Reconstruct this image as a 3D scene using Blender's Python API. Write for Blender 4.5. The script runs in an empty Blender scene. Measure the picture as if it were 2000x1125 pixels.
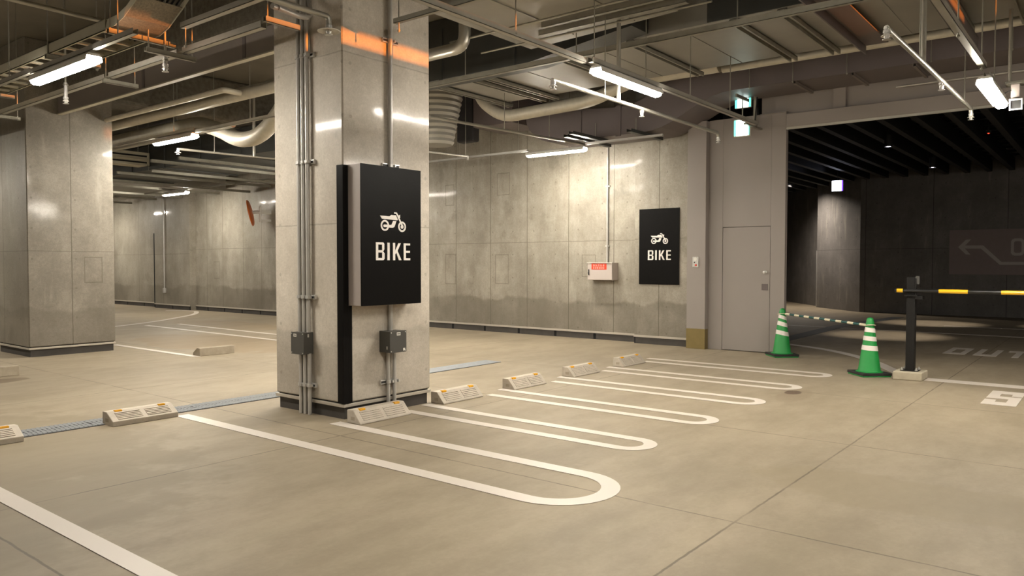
import bpy, bmesh, math, random
from mathutils import Vector, Matrix
random.seed(7)
C = bpy.context.scene.collection
PI = math.pi

# ---------------------------------------------------------------- camera, world, exposure
cam_d = bpy.data.cameras.new('camera'); cam = bpy.data.objects.new('camera', cam_d); C.objects.link(cam)
CAM_YAW, CAM_PITCH, CAM_ROLL = math.radians(38.516), math.radians(-1.8176), math.radians(0.0486)
cam_d.sensor_width = 36.0; cam_d.sensor_fit = 'HORIZONTAL'; cam_d.lens = 36.0 * 1491.48 / 2000.0
cam_d.clip_start = 0.05; cam_d.clip_end = 200
cam.location = (0, 0, 1.45)
cam.rotation_euler = (Matrix.Rotation(CAM_YAW - PI / 2, 3, 'Z') @ Matrix.Rotation(PI / 2 + CAM_PITCH, 3, 'X')
                      @ Matrix.Rotation(CAM_ROLL, 3, 'Z')).to_euler()
bpy.context.scene.camera = cam
w = bpy.data.worlds.new('world'); bpy.context.scene.world = w; w.use_nodes = True
w.node_tree.nodes['Background'].inputs[0].default_value = (0.012, 0.010, 0.008, 1)
w.node_tree.nodes['Background'].inputs[1].default_value = 1.0
vs = bpy.context.scene.view_settings
bpy.context.scene.display_settings.display_device = 'sRGB'
vs.view_transform = 'Standard'; vs.look = 'None'; vs.exposure = 0.0; vs.gamma = 1.0; vs.use_curve_mapping = False
bpy.context.scene.cycles.max_bounces = 8
bpy.context.scene.cycles.diffuse_bounces = 4
bpy.context.scene.cycles.sample_clamp_indirect = 4.0
bpy.context.scene.cycles.caustics_reflective = False
bpy.context.scene.cycles.caustics_refractive = False
LAMP = 236.0                      # strength of the light-strip diffusers
LAMP_COL = (1.0, 0.92, 0.80)

# ---------------------------------------------------------------- shader maths
class V:
    """a float socket with arithmetic"""
    def __init__(s, nt, sock): s.nt, s.k = nt, sock
    def _m(s, op, *a):
        n = s.nt.nodes.new('ShaderNodeMath'); n.operation = op
        for i, x in enumerate((s,) + a):
            if isinstance(x, V): s.nt.links.new(x.k, n.inputs[i])
            else: n.inputs[i].default_value = float(x)
        return V(s.nt, n.outputs[0])
    def __add__(s, o): return s._m('ADD', o)
    def __sub__(s, o): return s._m('SUBTRACT', o)
    def __mul__(s, o): return s._m('MULTIPLY', o)
    __radd__ = __add__; __rmul__ = __mul__
    def __rsub__(s, o): return (s * -1.0) + o
    def abs(s): return s._m('ABSOLUTE')
    def lt(s, o): return s._m('LESS_THAN', o)
    def gt(s, o): return s._m('GREATER_THAN', o)
    def max(s, o): return s._m('MAXIMUM', o)
    def min(s, o): return s._m('MINIMUM', o)
    def frac(s): return s._m('FRACT')
    def sq(s): return s._m('POWER', 2.0)
    def step(s, a, b):            # smooth 0..1 between a and b
        n = s.nt.nodes.new('ShaderNodeMapRange'); n.interpolation_type = 'SMOOTHSTEP'
        s.nt.links.new(s.k, n.inputs[0]); n.inputs[1].default_value = a; n.inputs[2].default_value = b
        return V(s.nt, n.outputs[0])

class MatB:
    def __init__(s, name):
        s.m = bpy.data.materials.new(name); s.m.use_nodes = True; s.nt = s.m.node_tree
        s.b = s.nt.nodes['Principled BSDF']
        g = s.nt.nodes.new('ShaderNodeNewGeometry'); s.pos = g.outputs['Position']
        x = s.nt.nodes.new('ShaderNodeSeparateXYZ'); s.nt.links.new(s.pos, x.inputs[0])
        s.X, s.Y, s.Z = (V(s.nt, x.outputs[i]) for i in range(3))
    def noise(s, scale, detail=4.0, rough=0.55, stretch=(1, 1, 1), seed=0.0):
        mp = s.nt.nodes.new('ShaderNodeMapping'); mp.inputs['Scale'].default_value = stretch
        mp.inputs['Location'].default_value = (seed, seed * 1.7, seed * 0.6)
        s.nt.links.new(s.pos, mp.inputs[0])
        n = s.nt.nodes.new('ShaderNodeTexNoise'); n.inputs['Scale'].default_value = scale
        n.inputs['Detail'].default_value = detail; n.inputs['Roughness'].default_value = rough
        s.nt.links.new(mp.outputs[0], n.inputs[0]); return V(s.nt, n.outputs[0])
    def mix(s, f, a, b):
        n = s.nt.nodes.new('ShaderNodeMix'); n.data_type = 'RGBA'
        for i, x in ((0, f), (6, a), (7, b)):
            if isinstance(x, V): s.nt.links.new(x.k, n.inputs[i])
            elif hasattr(x, 'is_output'): s.nt.links.new(x, n.inputs[i])
            elif i == 0: n.inputs[0].default_value = x
            else: n.inputs[i].default_value = (*x[:3], 1)
        return n.outputs[2]
    def set(s, **k):
        names = dict(col='Base Color', rough='Roughness', metal='Metallic', spec='Specular IOR Level', coat='Coat Weight',
                     coatr='Coat Roughness', emis='Emission Color', estr='Emission Strength')
        for key, x in k.items():
            i = s.b.inputs[names[key]]
            if isinstance(x, V): s.nt.links.new(x.k, i)
            elif hasattr(x, 'is_output'): s.nt.links.new(x, i)
            elif isinstance(x, (tuple, list)): i.default_value = (*x[:3], 1)
            else: i.default_value = x
        return s
    def bump(s, h, strength=0.3, dist=0.01):
        n = s.nt.nodes.new('ShaderNodeBump'); n.inputs['Strength'].default_value = strength
        n.inputs['Distance'].default_value = dist
        s.nt.links.new(h.k, n.inputs['Height']); s.nt.links.new(n.outputs[0], s.b.inputs['Normal']); return s

def plain(name, col, rough=0.5, metal=0.0, var=0.08, scale=9.0, bump=0.0, spec=0.5, **k):
    M = MatB(name); n = M.noise(scale, 4)
    lo = tuple(c * (1 - var * 2) for c in col); hi = tuple(min(1, c * (1 + var * 2)) for c in col)
    M.set(col=M.mix(n, lo, hi), rough=rough, metal=metal, spec=spec, **k)
    if bump: M.bump(M.noise(scale * 6, 3), bump, 0.004)
    return M.m

def emit(name, col, strength):
    M = MatB(name); M.set(col=(0.8, 0.8, 0.8), emis=col, estr=strength, rough=0.4); return M.m

def band(c, lo, hi, edge=0.006):  # 1 inside lo..hi
    return c.step(lo - edge, lo + edge) * (1 - c.step(hi - edge, hi + edge))

def concrete(name, faces, jw=0.72, dark=(0.21, 0.187, 0.148), light=(0.52, 0.478, 0.40), streak=0.55, stain=0.8, hole=(0.6, 0.49), hole0=(0.3, 0.32),
             coat=0.30, seed=0.0, joint_col=(0.10, 0.085, 0.06)):
    """cast concrete. faces: list of (horizontal axis letter, vertical joints, horizontal joints, rectangles) - the joints apply to the
    faces that run along that axis"""
    M = MatB(name)
    a = M.noise(0.9, 6, 0.6, seed=seed); b = M.noise(1.0, 6, 0.65, stretch=(2.6, 2.6, 0.7), seed=seed + 3)
    c = M.noise(24, 4, 0.7, seed=seed + 5); d = M.noise(3.4, 5, 0.65, seed=seed + 9)
    t = a * 0.55 + b * streak * 0.6 + d * 0.35 + c * 0.28 - (0.089 + 0.3 * streak + 0.175)
    t = (t + (M.noise(70, 3, 0.7, seed=seed + 60) - 0.5) * 0.35).step(0.10, 0.86)
    col = M.mix(t, dark, light)
    # pale lime bloom running down, darker tide mark near the floor
    e = M.noise(1.3, 5, 0.65, stretch=(3.5, 3.5, 0.6), seed=seed + 14).step(0.55, 0.78)
    col = M.mix(e * 0.35, col, (0.46, 0.43, 0.36))
    if stain:
        wob = M.noise(0.8, 4, 0.6, seed=seed + 21)
        lo = 1 - (M.Z + (wob - 0.5) * 0.55).step(0.70, 0.78)
        lo = lo * (M.noise(0.55, 3, seed=seed + 30).step(0.34, 0.52) * 0.7 + 0.3)
        col = M.mix(lo * 0.55 * stain, col, (0.115, 0.10, 0.072))
        wet = M.noise(1.1, 5, 0.62, seed=seed + 40).step(0.60, 0.68)
        col = M.mix(wet * 0.34 * stain, col, (0.12, 0.105, 0.075))
    geo = M.nt.nodes.new('ShaderNodeNewGeometry')
    sx = M.nt.nodes.new('ShaderNodeSeparateXYZ'); M.nt.links.new(geo.outputs['True Normal'], sx.inputs[0])
    nx, ny = V(M.nt, sx.outputs[0]).abs().gt(0.7), V(M.nt, sx.outputs[1]).abs().gt(0.7)
    jit = (M.noise(6, 3, seed=seed + 50) - 0.5) * 0.012
    lines = None; dots = None
    for axis, vj, hj, rects in faces:
        U = M.X if axis == 'X' else M.Y; on = ny if axis == 'X' else nx
        L = None
        def add(L, x): return x if L is None else L.max(x)
        for u in vj: L = add(L, 1 - (U + jit - u).abs().step(0.004, 0.012))
        for z in hj: L = add(L, (1 - (M.Z + jit - z).abs().step(0.003, 0.009)) * 0.75)
        for (u0, u1, z0, z1) in rects:
            du = ((U - (u0 + u1) / 2).abs() - (u1 - u0) / 2); dz = ((M.Z - (z0 + z1) / 2).abs() - (z1 - z0) / 2)
            L = add(L, (1 - (du.max(dz) + jit).abs().step(0.004, 0.012)) * 0.7)
        fu = ((U - hole0[0]) * (1 / hole[0]) + 0.5).frac() - 0.5; fz = ((M.Z - hole0[1]) * (1 / hole[1]) + 0.5).frac() - 0.5
        r = ((fu * hole[0]).sq() + (fz * hole[1]).sq())
        D = 1 - r.step(0.014 ** 2, 0.019 ** 2)
        if L is not None:
            L = L * on; lines = L if lines is None else lines.max(L)
        D = D * on; dots = D if dots is None else dots.max(D)
    h = c * 0.4 + d * 0.6
    mark = dots * 0.6
    if lines is not None: mark = mark.max(lines)
    col = M.mix(mark * jw, col, joint_col); h = h - mark * 1.6
    M.set(col=col, rough=(c * 0.22 + 0.42), coat=(d.step(0.35, 0.62) * coat), coatr=(a * 0.10 + 0.05), spec=0.4)
    M.bump(h, 0.16, 0.006)
    return M.m

def floor_mat():
    M = MatB('floor_concrete')
    a = M.noise(0.55, 6, 0.6); b = M.noise(1.3, 6, 0.65, stretch=(0.5, 1.6, 1), seed=4); c = M.noise(30, 4, 0.7, seed=8)
    m = M.noise(4.5, 5, 0.7, stretch=(0.7, 1.2, 1), seed=12)
    t = (a * 0.4 + b * 0.45 + m * 0.35 + c * 0.24 - 0.22).step(0.30, 0.70)
    col = M.mix(t, (0.220, 0.180, 0.124), (0.325, 0.272, 0.195))
    # worn darker patches and tyre dirt
    e = M.noise(0.42, 5, 0.6, stretch=(1, 0.45, 1), seed=17).step(0.56, 0.70)
    col = M.mix(e * 0.20, col, (0.19, 0.15, 0.095))
    f = M.noise(5.0, 4, 0.7, seed=29).step(0.70, 0.76)
    col = M.mix(f * 0.25, col, (0.22, 0.17, 0.11))
    def blob(x, y, rx, ry, amt, tint, col, sd):
        n = (M.noise(2.6, 4, 0.65, seed=sd) - 0.5) * 2.2
        q = ((M.X - x) * (1 / rx)).sq() + ((M.Y - y) * (1 / ry)).sq() + n
        return M.mix((1 - q.step(0.7, 1.1)) * amt, col, tint)
    col = blob(8.70, 2.86, 0.15, 0.09, 0.9, (0.07, 0.045, 0.03), col, 31)
    col = blob(8.45, 2.78, 0.5, 0.16, 0.22, (0.16, 0.115, 0.075), col, 37)
    col = blob(3.42, 10.78, 0.34, 0.20, 0.7, (0.12, 0.085, 0.05), col, 33)
    col = blob(1.1, 6.8, 2.2, 3.0, 0.5, (0.185, 0.15, 0.098), col, 45)  # stained area, darkened further so the lower-left floor looks less lit
    col = blob(5.25, 0.95, 0.42, 1.15, 0.42, (0.235, 0.19, 0.12), col, 35)
    col = blob(7.6, 13.0, 1.1, 2.3, 0.5, (0.24, 0.17, 0.095), col, 39)
    col = blob(9.9, 16.5, 0.8, 2.2, 0.4, (0.24, 0.17, 0.095), col, 41)
    jit = (M.noise(9, 4, 0.7, seed=51) - 0.5) * 0.016
    L = None
    for c0, v in ((M.Y, 1.665), (M.Y, 5.11), (M.X, 1.44), (M.X, 4.10), (M.X, 6.45), (M.X, 8.8), (M.Y, -1.8), (M.Y, 8.9), (M.Y, 12.6)):
        l = 1 - (c0 + jit - v).abs().step(0.0035, 0.010); L = l if L is None else L.max(l)
    L = L * (M.noise(1.6, 3, seed=60).step(0.30, 0.55) * 0.6 + 0.4)
    col = M.mix(L * 0.75, col, (0.085, 0.065, 0.045))
    M.set(col=col, rough=(c * 0.14 + a * 0.16 + 0.42), spec=0.30)
    M.bump(c * 0.5 + b * 0.5 - L * 1.5, 0.10, 0.004)
    return M.m

def paint_mat(name, col, wear=0.5):
    M = MatB(name); n = M.noise(22, 5, 0.7); b = M.noise(2.2, 5, 0.6, seed=5)
    worn = (n * 0.5 + b * 0.6).step(0.62, 0.80)
    M.set(col=M.mix(worn * wear, col, (0.50, 0.42, 0.31)), rough=0.42, spec=0.45); M.bump(n, 0.12, 0.003); return M.m

# ---------------------------------------------------------------- mesh builder
class G:
    def __init__(s): s.v, s.f, s.sm = [], [], []
    def add(s, vs, fs, smooth=False):
        o = len(s.v); s.v += [Vector(p) for p in vs]; s.f += [[o + i for i in f] for f in fs]; s.sm += [smooth] * len(fs); return s
    def box(s, x0, y0, z0, x1, y1, z1):
        x0, x1 = sorted((x0, x1)); y0, y1 = sorted((y0, y1)); z0, z1 = sorted((z0, z1))
        p = [(x, y, z) for z in (z0, z1) for y in (y0, y1) for x in (x0, x1)]
        return s.add(p, [(0, 2, 3, 1), (4, 5, 7, 6), (0, 1, 5, 4), (2, 6, 7, 3), (0, 4, 6, 2), (1, 3, 7, 5)])
    def prism(s, poly, fn, d):
        """poly of (u,v); fn(u,v)->point; d = thickness vector. Any simple polygon."""
        d = Vector(d); a = [Vector(fn(u, v)) for u, v in poly]; n = len(a)
        nrm = Vector((0, 0, 0))
        for i in range(n): nrm += a[i].cross(a[(i + 1) % n])
        if nrm.dot(d) > 0: a = a[::-1]
        from mathutils.geometry import tessellate_polygon
        tris = tessellate_polygon([a]); o = a + [p + d for p in a]
        fs = []
        for t in tris:
            t = list(t); nn = (a[t[1]] - a[t[0]]).cross(a[t[2]] - a[t[0]])
            if nn.dot(d) > 0: t = t[::-1]
            fs.append(t); fs.append([i + n for i in t[::-1]])
        for i in range(n):
            j = (i + 1) % n; fs.append([j, i, i + n, j + n])
        return s.add(o, fs)
    def ring(s, c, r0, r1, fn, d, n=28, a0=0.0, a1=2 * PI):
        d = Vector(d); full = abs(a1 - a0 - 2 * PI) < 1e-6; m = n if full else n + 1
        P = []
        for rr in (r0, r1):
            for i in range(m):
                t = a0 + (a1 - a0) * i / n; P.append(Vector(fn(c[0] + rr * math.cos(t), c[1] + rr * math.sin(t))))
        P += [p + d for p in P]; fs = []
        for i in range(n):
            j = (i + 1) % m
            fs += [[i, j, m + j, m + i], [2 * m + i, 3 * m + i, 3 * m + j, 2 * m + j], [i, 2 * m + i, 2 * m + j, j], [m + i, m + j, 3 * m + j, 3 * m + i]]
        if not full: fs += [[0, m, 3 * m, 2 * m], [m - 1, 2 * m - 1, 4 * m - 1, 3 * m - 1]]
        return s.add(P, fs)
    def tube(s, pts, r, n=10, caps=True, smooth=True):
        P = [Vector(p) for p in pts]; k = len(P); R = r if isinstance(r, (list, tuple)) else [r] * k
        T = [((P[min(i + 1, k - 1)] - P[max(i - 1, 0)]).normalized()) for i in range(k)]
        u = T[0].orthogonal().normalized(); vs = []
        for i in range(k):
            u = (u - T[i] * u.dot(T[i])).normalized(); v = T[i].cross(u)
            for j in range(n):
                a = 2 * PI * j / n; vs.append(P[i] + (u * math.cos(a) + v * math.sin(a)) * R[i])
        fs = [[i * n + j, i * n + (j + 1) % n, (i + 1) * n + (j + 1) % n, (i + 1) * n + j] for i in range(k - 1) for j in range(n)]
        s.add(vs, fs, smooth)
        if caps: o = len(s.v) - k * n; s.f += [[o + j for j in range(n)][::-1], [o + (k - 1) * n + j for j in range(n)]]; s.sm += [False, False]
        return s
    def lathe(s, prof, c=(0, 0, 0), axis=(0, 0, 1), n=24, smooth=True):
        ax = Vector(axis).normalized(); u = ax.orthogonal().normalized(); v = ax.cross(u); c = Vector(c); vs = []
        for r, h in prof:
            for j in range(n):
                a = 2 * PI * j / n; vs.append(c + ax * h + (u * math.cos(a) + v * math.sin(a)) * max(r, 1e-4))
        fs = [[i * n + j, i * n + (j + 1) % n, (i + 1) * n + (j + 1) % n, (i + 1) * n + j] for i in range(len(prof) - 1) for j in range(n)]
        return s.add(vs, fs, smooth)
    def strip(s, pts, wd, z, t=0.003):
        """a painted stripe of width wd along floor points"""
        P = [Vector((p[0], p[1], 0)) for p in pts]; k = len(P); L, Rr = [], []
        for i in range(k):
            d = (P[min(i + 1, k - 1)] - P[max(i - 1, 0)]).normalized(); nn = Vector((-d.y, d.x, 0)) * wd / 2
            L.append(P[i] + nn); Rr.append(P[i] - nn)
        vs = [(p.x, p.y, z) for p in L] + [(p.x, p.y, z) for p in Rr]; vs += [(p[0], p[1], z + t) for p in vs]
        m = 2 * k; fs = []
        for i in range(k - 1):
            fs += [[m + k + i, m + k + i + 1, m + i + 1, m + i], [i, i + 1, k + i + 1, k + i], [i, m + i, m + i + 1, i + 1], [k + i, k + i + 1, m + k + i + 1, m + k + i]]
        fs += [[0, k, m + k, m], [k - 1, m + k - 1, m + 2 * k - 1, 2 * k - 1]]
        return s.add(vs, fs)

def bend(pts, r, n=6):
    """round the corners of a poly-line"""
    P = [Vector(p) for p in pts]; out = [P[0]]
    for i in range(1, len(P) - 1):
        a, b = (P[i - 1] - P[i]), (P[i + 1] - P[i]); q = min(r, a.length * 0.49, b.length * 0.49)
        p0, p2 = P[i] + a.normalized() * q, P[i] + b.normalized() * q
        for k in range(n + 1):
            t = k / n; out.append(p0 * (1 - t) ** 2 + P[i] * 2 * t * (1 - t) + p2 * t * t)
    return out + [P[-1]]

def root_loc(o):
    while o.parent: o = o.parent
    return o.location.copy()

def obj(name, g, mat, parent=None, bevel=0.0, seg=2):
    me = bpy.data.meshes.new(name)
    if parent: off = root_loc(parent)
    else:
        xs = [p.x for p in g.v]; ys = [p.y for p in g.v]; zs = [p.z for p in g.v]
        off = Vector(((min(xs) + max(xs)) / 2, (min(ys) + max(ys)) / 2, min(zs)))
    me.from_pydata([tuple(p - off) for p in g.v], [], g.f); me.validate(); me.update()
    bm = bmesh.new(); bm.from_mesh(me); bmesh.ops.recalc_face_normals(bm, faces=bm.faces); bm.to_mesh(me); bm.free()
    if any(g.sm):
        for p in me.polygons: p.use_smooth = True
        try: me.set_sharp_from_angle(angle=math.radians(38))
        except Exception: pass
    me.materials.append(mat)
    o = bpy.data.objects.new(name, me); C.objects.link(o)
    if parent: o.parent = parent
    else: o.location = off
    if bevel:
        b = o.modifiers.new('bevel', 'BEVEL'); b.width = bevel; b.segments = seg; b.limit_method = 'ANGLE'
    return o

def thing(name, label, cat, loc=(0, 0, 0), group=None):
    o = bpy.data.objects.new(name, None); C.objects.link(o); o.location = loc; o.empty_display_size = 0.1
    return tag(o, label, cat, group)

def tag(o, label, cat, group=None):
    o['label'] = label; o['category'] = cat
    if group: o['group'] = group
    return o

def struct(o, label=None):
    o['kind'] = 'structure'
    if label: o['label'] = label
    return o

def dup(root, loc, label, group=None, rotz=0.0):
    r = root.copy(); C.objects.link(r); r.location = loc; r.rotation_euler = (0, 0, rotz); r['label'] = label
    if group: r['group'] = group
    for ch in list(root.children):
        c = ch.copy(); C.objects.link(c); c.parent = r
        for q in list(ch.children):
            d = q.copy(); C.objects.link(d); d.parent = c
    return r

# ---------------------------------------------------------------- materials
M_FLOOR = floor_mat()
M_WHITE = paint_mat('white_road_paint', (0.60, 0.545, 0.485))
M_COL = concrete('column_concrete', [('X', [], [1.82, 3.395], []), ('Y', [], [1.82, 3.395], [])], jw=0.42, dark=(0.43, 0.385, 0.318), light=(0.87, 0.805, 0.705), hole=(0.97, 0.49), hole0=(5.62 - 0.02, 0.36), coat=0.26, seed=1.3, stain=0.6, streak=0.3)
M_COLL = concrete('far_column_concrete', [('X', [5.17], [1.64], [(5.36, 5.63, 1.14, 1.545)]), ('Y', [14.1], [1.64], [])], dark=(0.17, 0.152, 0.12), light=(0.45, 0.41, 0.345), hole=(0.63, 0.47), hole0=(4.6, 0.58), coat=0.6, seed=6.1, stain=0.7, streak=0.25)
M_WALL = concrete('wall_concrete', [('Y', [7.49, 8.52, 9.55, 10.53, 11.53, 12.6, 13.7, 14.8, 15.9, 17, 18, 19.0, 19.91, 21.0, 21.88], [1.89],
                                    [(10.05, 10.40, 1.03, 1.64), (11.55, 11.85, 1.0, 1.66), (11.6, 11.85, 2.75, 3.2), (7.9, 8.2, 1.2, 1.62), (10.02, 10.35, 2.9, 3.35), (21.2, 21.5, 1.0, 1.5)])],
                  hole=(0.545, 0.48), hole0=(7.75, 0.20), seed=2.0, coat=0.18, stain=1.0, streak=0.75)
M_PIER = concrete('pier_concrete', [('Y', [6.46], [1.9], [])], hole=(0.545, 0.48), hole0=(6.85, 0.20), seed=8.0, coat=0.18, stain=1.0, streak=0.7)
M_FARW = concrete('far_wall_concrete', [('Y', [26.35, 24.2], [1.75], [])], hole=(0.6, 0.48), seed=11.0, coat=0.5, stain=0.8, streak=0.5)
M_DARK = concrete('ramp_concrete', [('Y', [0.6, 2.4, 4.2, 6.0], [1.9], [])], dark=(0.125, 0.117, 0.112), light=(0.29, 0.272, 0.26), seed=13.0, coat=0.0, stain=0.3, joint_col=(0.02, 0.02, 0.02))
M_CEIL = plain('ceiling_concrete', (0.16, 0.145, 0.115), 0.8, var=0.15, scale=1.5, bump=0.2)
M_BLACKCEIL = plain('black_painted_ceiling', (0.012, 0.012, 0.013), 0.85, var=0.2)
M_BEAMBLK = plain('black_painted_steel', (0.010, 0.010, 0.011), 0.7, var=0.2)
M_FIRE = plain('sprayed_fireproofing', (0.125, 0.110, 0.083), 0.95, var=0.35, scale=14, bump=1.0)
M_MAUVE = plain('mauve_grey_paint', (0.215, 0.185, 0.165), 0.55, var=0.04, scale=3)
M_DUCTP = plain('purple_grey_duct_paint', (0.128, 0.105, 0.102), 0.5, var=0.05, scale=3)
M_GALV = plain('galvanized_sheet', (0.40, 0.385, 0.345), 0.42, metal=0.75, var=0.12, scale=2.2)
M_SHEET = plain('dull_galvanized_duct', (0.33, 0.315, 0.275), 0.48, metal=0.45, var=0.12, scale=1.3)
M_DKDUCT = plain('dark_duct_sheet', (0.075, 0.077, 0.072), 0.45, metal=0.5, var=0.15, scale=2.0)
M_BLKDUCT = plain('black_flexible_duct', (0.018, 0.016, 0.017), 0.6, var=0.2)
M_STRUT = plain('galvanized_strut', (0.34, 0.325, 0.27), 0.45, metal=0.7, var=0.12, scale=8)
M_PIPE = plain('galvanized_pipe', (0.46, 0.44, 0.38), 0.36, metal=0.7, var=0.08, scale=6)
M_CONDUIT = plain('steel_conduit', (0.50, 0.485, 0.455), 0.38, metal=0.35, var=0.08, scale=6)
M_FOIL = plain('foil_wrapped_insulation', (0.56, 0.52, 0.42), 0.46, metal=0.2, var=0.10, scale=10, bump=0.5)
M_CREAM = plain('cream_painted_steel', (0.45, 0.42, 0.32), 0.5, var=0.05)
M_MESH = plain('tray_mesh', (0.24, 0.20, 0.14), 0.6, metal=0.3, var=0.3, scale=60)
M_GREY = plain('grey_panel_paint', (0.285, 0.252, 0.230), 0.5, var=0.02, scale=2)
M_GOLD = plain('brass_kick_plate', (0.24, 0.185, 0.075), 0.42, metal=0.5, var=0.06)
M_BLACK = plain('matt_black_panel', (0.0065, 0.006, 0.0058), 0.36, var=0.08, spec=0.08)
M_SIGNSIDE = plain('grey_sign_casing', (0.36, 0.315, 0.285), 0.45, var=0.03)
M_LETTER = plain('white_sign_lettering', (0.86, 0.81, 0.76), 0.5, var=0.02)
M_BOX = plain('dark_grey_box_paint', (0.062, 0.060, 0.054), 0.5, var=0.04)
M_LABEL = plain('white_sticker', (0.72, 0.70, 0.64), 0.5, var=0.04)
M_INK = plain('black_ink', (0.02, 0.02, 0.02), 0.6)
M_STEEL = plain('bright_steel', (0.60, 0.59, 0.56), 0.32, metal=0.5, var=0.06)
M_LEDGE = plain('pale_ledge_trim', (0.47, 0.425, 0.36), 0.45, metal=0.2, var=0.06, scale=5)
M_BASE = plain('dark_rubber_base', (0.050, 0.044, 0.038), 0.7, var=0.25, scale=4)
M_SLOT = plain('black_void', (0.004, 0.004, 0.004), 0.9)
M_STOP = plain('precast_concrete', (0.46, 0.41, 0.335), 0.75, var=0.12, scale=12, bump=0.35)
M_STOPF = plain('old_precast_concrete', (0.36, 0.31, 0.235), 0.8, var=0.18, scale=8, bump=0.4)
M_YELLOW = plain('yellow_reflector', (0.86, 0.42, 0.02), 0.25, var=0.08, scale=60, coat=0.5)
M_GREEN = plain('green_cone_plastic', (0.016, 0.265, 0.055), 0.42, var=0.05, scale=4)
M_BAND = plain('white_reflective_band', (0.78, 0.73, 0.68), 0.45, var=0.04)
M_RUBBER = plain('black_rubber', (0.015, 0.014, 0.013), 0.65, var=0.2)
M_BARG = plain('dark_green_bar', (0.012, 0.075, 0.070), 0.4)
M_BARW = plain('cream_bar', (0.74, 0.68, 0.50), 0.45)
M_POST = plain('black_post_paint', (0.013, 0.0125, 0.012), 0.42, var=0.06, spec=0.2)
M_PLINTH = plain('cast_plinth_concrete', (0.40, 0.355, 0.265), 0.8, var=0.12, scale=9, bump=0.3)
M_BARY = plain('yellow_bar_paint', (0.86, 0.50, 0.02), 0.22, var=0.03, coat=0.6)
M_BARB = plain('black_bar_paint', (0.012, 0.012, 0.012), 0.3)
M_GRATE = plain('galvanized_grating', (0.24, 0.25, 0.26), 0.75, metal=0.2, var=0.12, scale=20)
M_ORANGE = plain('orange_mirror_back', (0.60, 0.13, 0.012), 0.4, var=0.05)
M_MIRROR = plain('mirror_glass', (0.85, 0.85, 0.85), 0.04, metal=1.0, var=0.0)
M_WHITEP = plain('white_plastic', (0.72, 0.69, 0.63), 0.45, var=0.03)
M_CABINET = plain('pale_grey_cabinet', (0.50, 0.44, 0.40), 0.45, var=0.02)
M_RED = plain('red_label', (0.70, 0.055, 0.022), 0.45, var=0.04)
M_REDTXT = plain('pale_label_lettering', (0.85, 0.55, 0.45), 0.5)
M_PANELDK = plain('brown_grey_sign_panel', (0.27, 0.222, 0.218), 0.6, var=0.04)
M_SIGNTXT = plain('grey_sign_lettering', (0.50, 0.455, 0.44), 0.6, var=0.02)
M_DRAIN = plain('dark_drain_cover', (0.075, 0.08, 0.085), 0.6, var=0.2, scale=20)
M_GLOW = emit('strip_light_diffuser', LAMP_COL, LAMP)
M_EXIT = emit('exit_sign_face', (0.80, 1.0, 0.95), 6.0)
M_EXITG = emit('exit_sign_edge', (0.05, 0.85, 0.70), 1.6)
M_EXITB = emit('ramp_exit_sign_face', (0.80, 0.84, 1.0), 9.0)
M_EXITV = emit('ramp_exit_sign_edge', (0.16, 0.05, 1.0), 3.0)
M_DL = emit('downlight_lens', (0.9, 0.88, 1.0), 25.0)
M_REDLED = emit('red_indicator', (1.0, 0.05, 0.02), 3.0)

# ---------------------------------------------------------------- setting
XF0, XF1, YF0, YF1 = -9.0, 32.0, -11.0, 38.0
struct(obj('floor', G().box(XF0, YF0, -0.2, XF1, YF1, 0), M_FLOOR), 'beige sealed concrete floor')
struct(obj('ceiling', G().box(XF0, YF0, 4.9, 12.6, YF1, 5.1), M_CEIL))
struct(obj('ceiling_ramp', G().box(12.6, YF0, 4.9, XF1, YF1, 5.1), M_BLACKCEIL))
struct(obj('wall_back', G().box(12.5, 6.95, 0, 12.75, 22.54, 4.9), M_WALL), 'stained concrete back wall')
struct(obj('wall_pier', G().box(12.34, 5.80, 0, 12.75, 6.95, 4.9), M_PIER))
struct(obj('wall_pilaster', G().box(12.3, 22.54, 0, 12.75, 24.75, 4.9), M_FARW))
struct(obj('wall_far', G().box(12.55, 24.75, 0, 12.75, YF1, 4.9), M_FARW))
struct(obj('wall_end', G().box(XF0, YF1 - 0.2, 0, 12.55, YF1, 4.9), M_WALL))
struct(obj('wall_left', G().box(XF0, YF0, 0, XF0 + 0.2, YF1 - 0.2, 4.9), M_WALL))
struct(obj('wall_front', G().box(XF0 + 0.2, YF0, 0, XF1, YF0 + 0.2, 4.9), M_WALL))
struct(obj('wall_door', G().box(12.27, 4.195, 0, 12.37, 4.428, 3.87).box(12.27, 5.24, 0, 12.37, 5.49, 3.87).box(12.27, 4.428, 2.065, 12.37, 5.24, 3.87), M_GREY, bevel=0.004), 'grey panel wall around the flush door')
struct(obj('wall_post', G().box(12.15, 5.49, 0.342, 12.5, 5.83, 3.86), M_GREY, bevel=0.006))
struct(obj('baseboard_post', G().box(12.146, 5.488, 0.0, 12.5, 5.832, 0.342), M_GOLD, bevel=0.004), 'brass coloured kick plate at the foot of the grey post')
d1 = struct(obj('door_1', G().box(12.276, 4.434, 0.012, 12.32, 5.234, 2.058), M_GREY), 'flush grey door in the grey panel wall')
obj('door_knob', G().lathe([(0.0, 0.0), (0.028, 0.0), (0.03, 0.012), (0.014, 0.02), (0.012, 0.04), (0.024, 0.05), (0.024, 0.065), (0.0, 0.072)], (12.276, 4.505, 1.315), (-1, 0, 0), 16), M_STEEL, d1)
obj('lock_plate', G().box(12.268, 4.465, 1.025, 12.277, 4.565, 1.125), M_DUCTP, d1)
struct(obj('trim_door', G().box(12.33, 4.43, 0, 12.36, 5.24, 2.06), M_SLOT))
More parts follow.
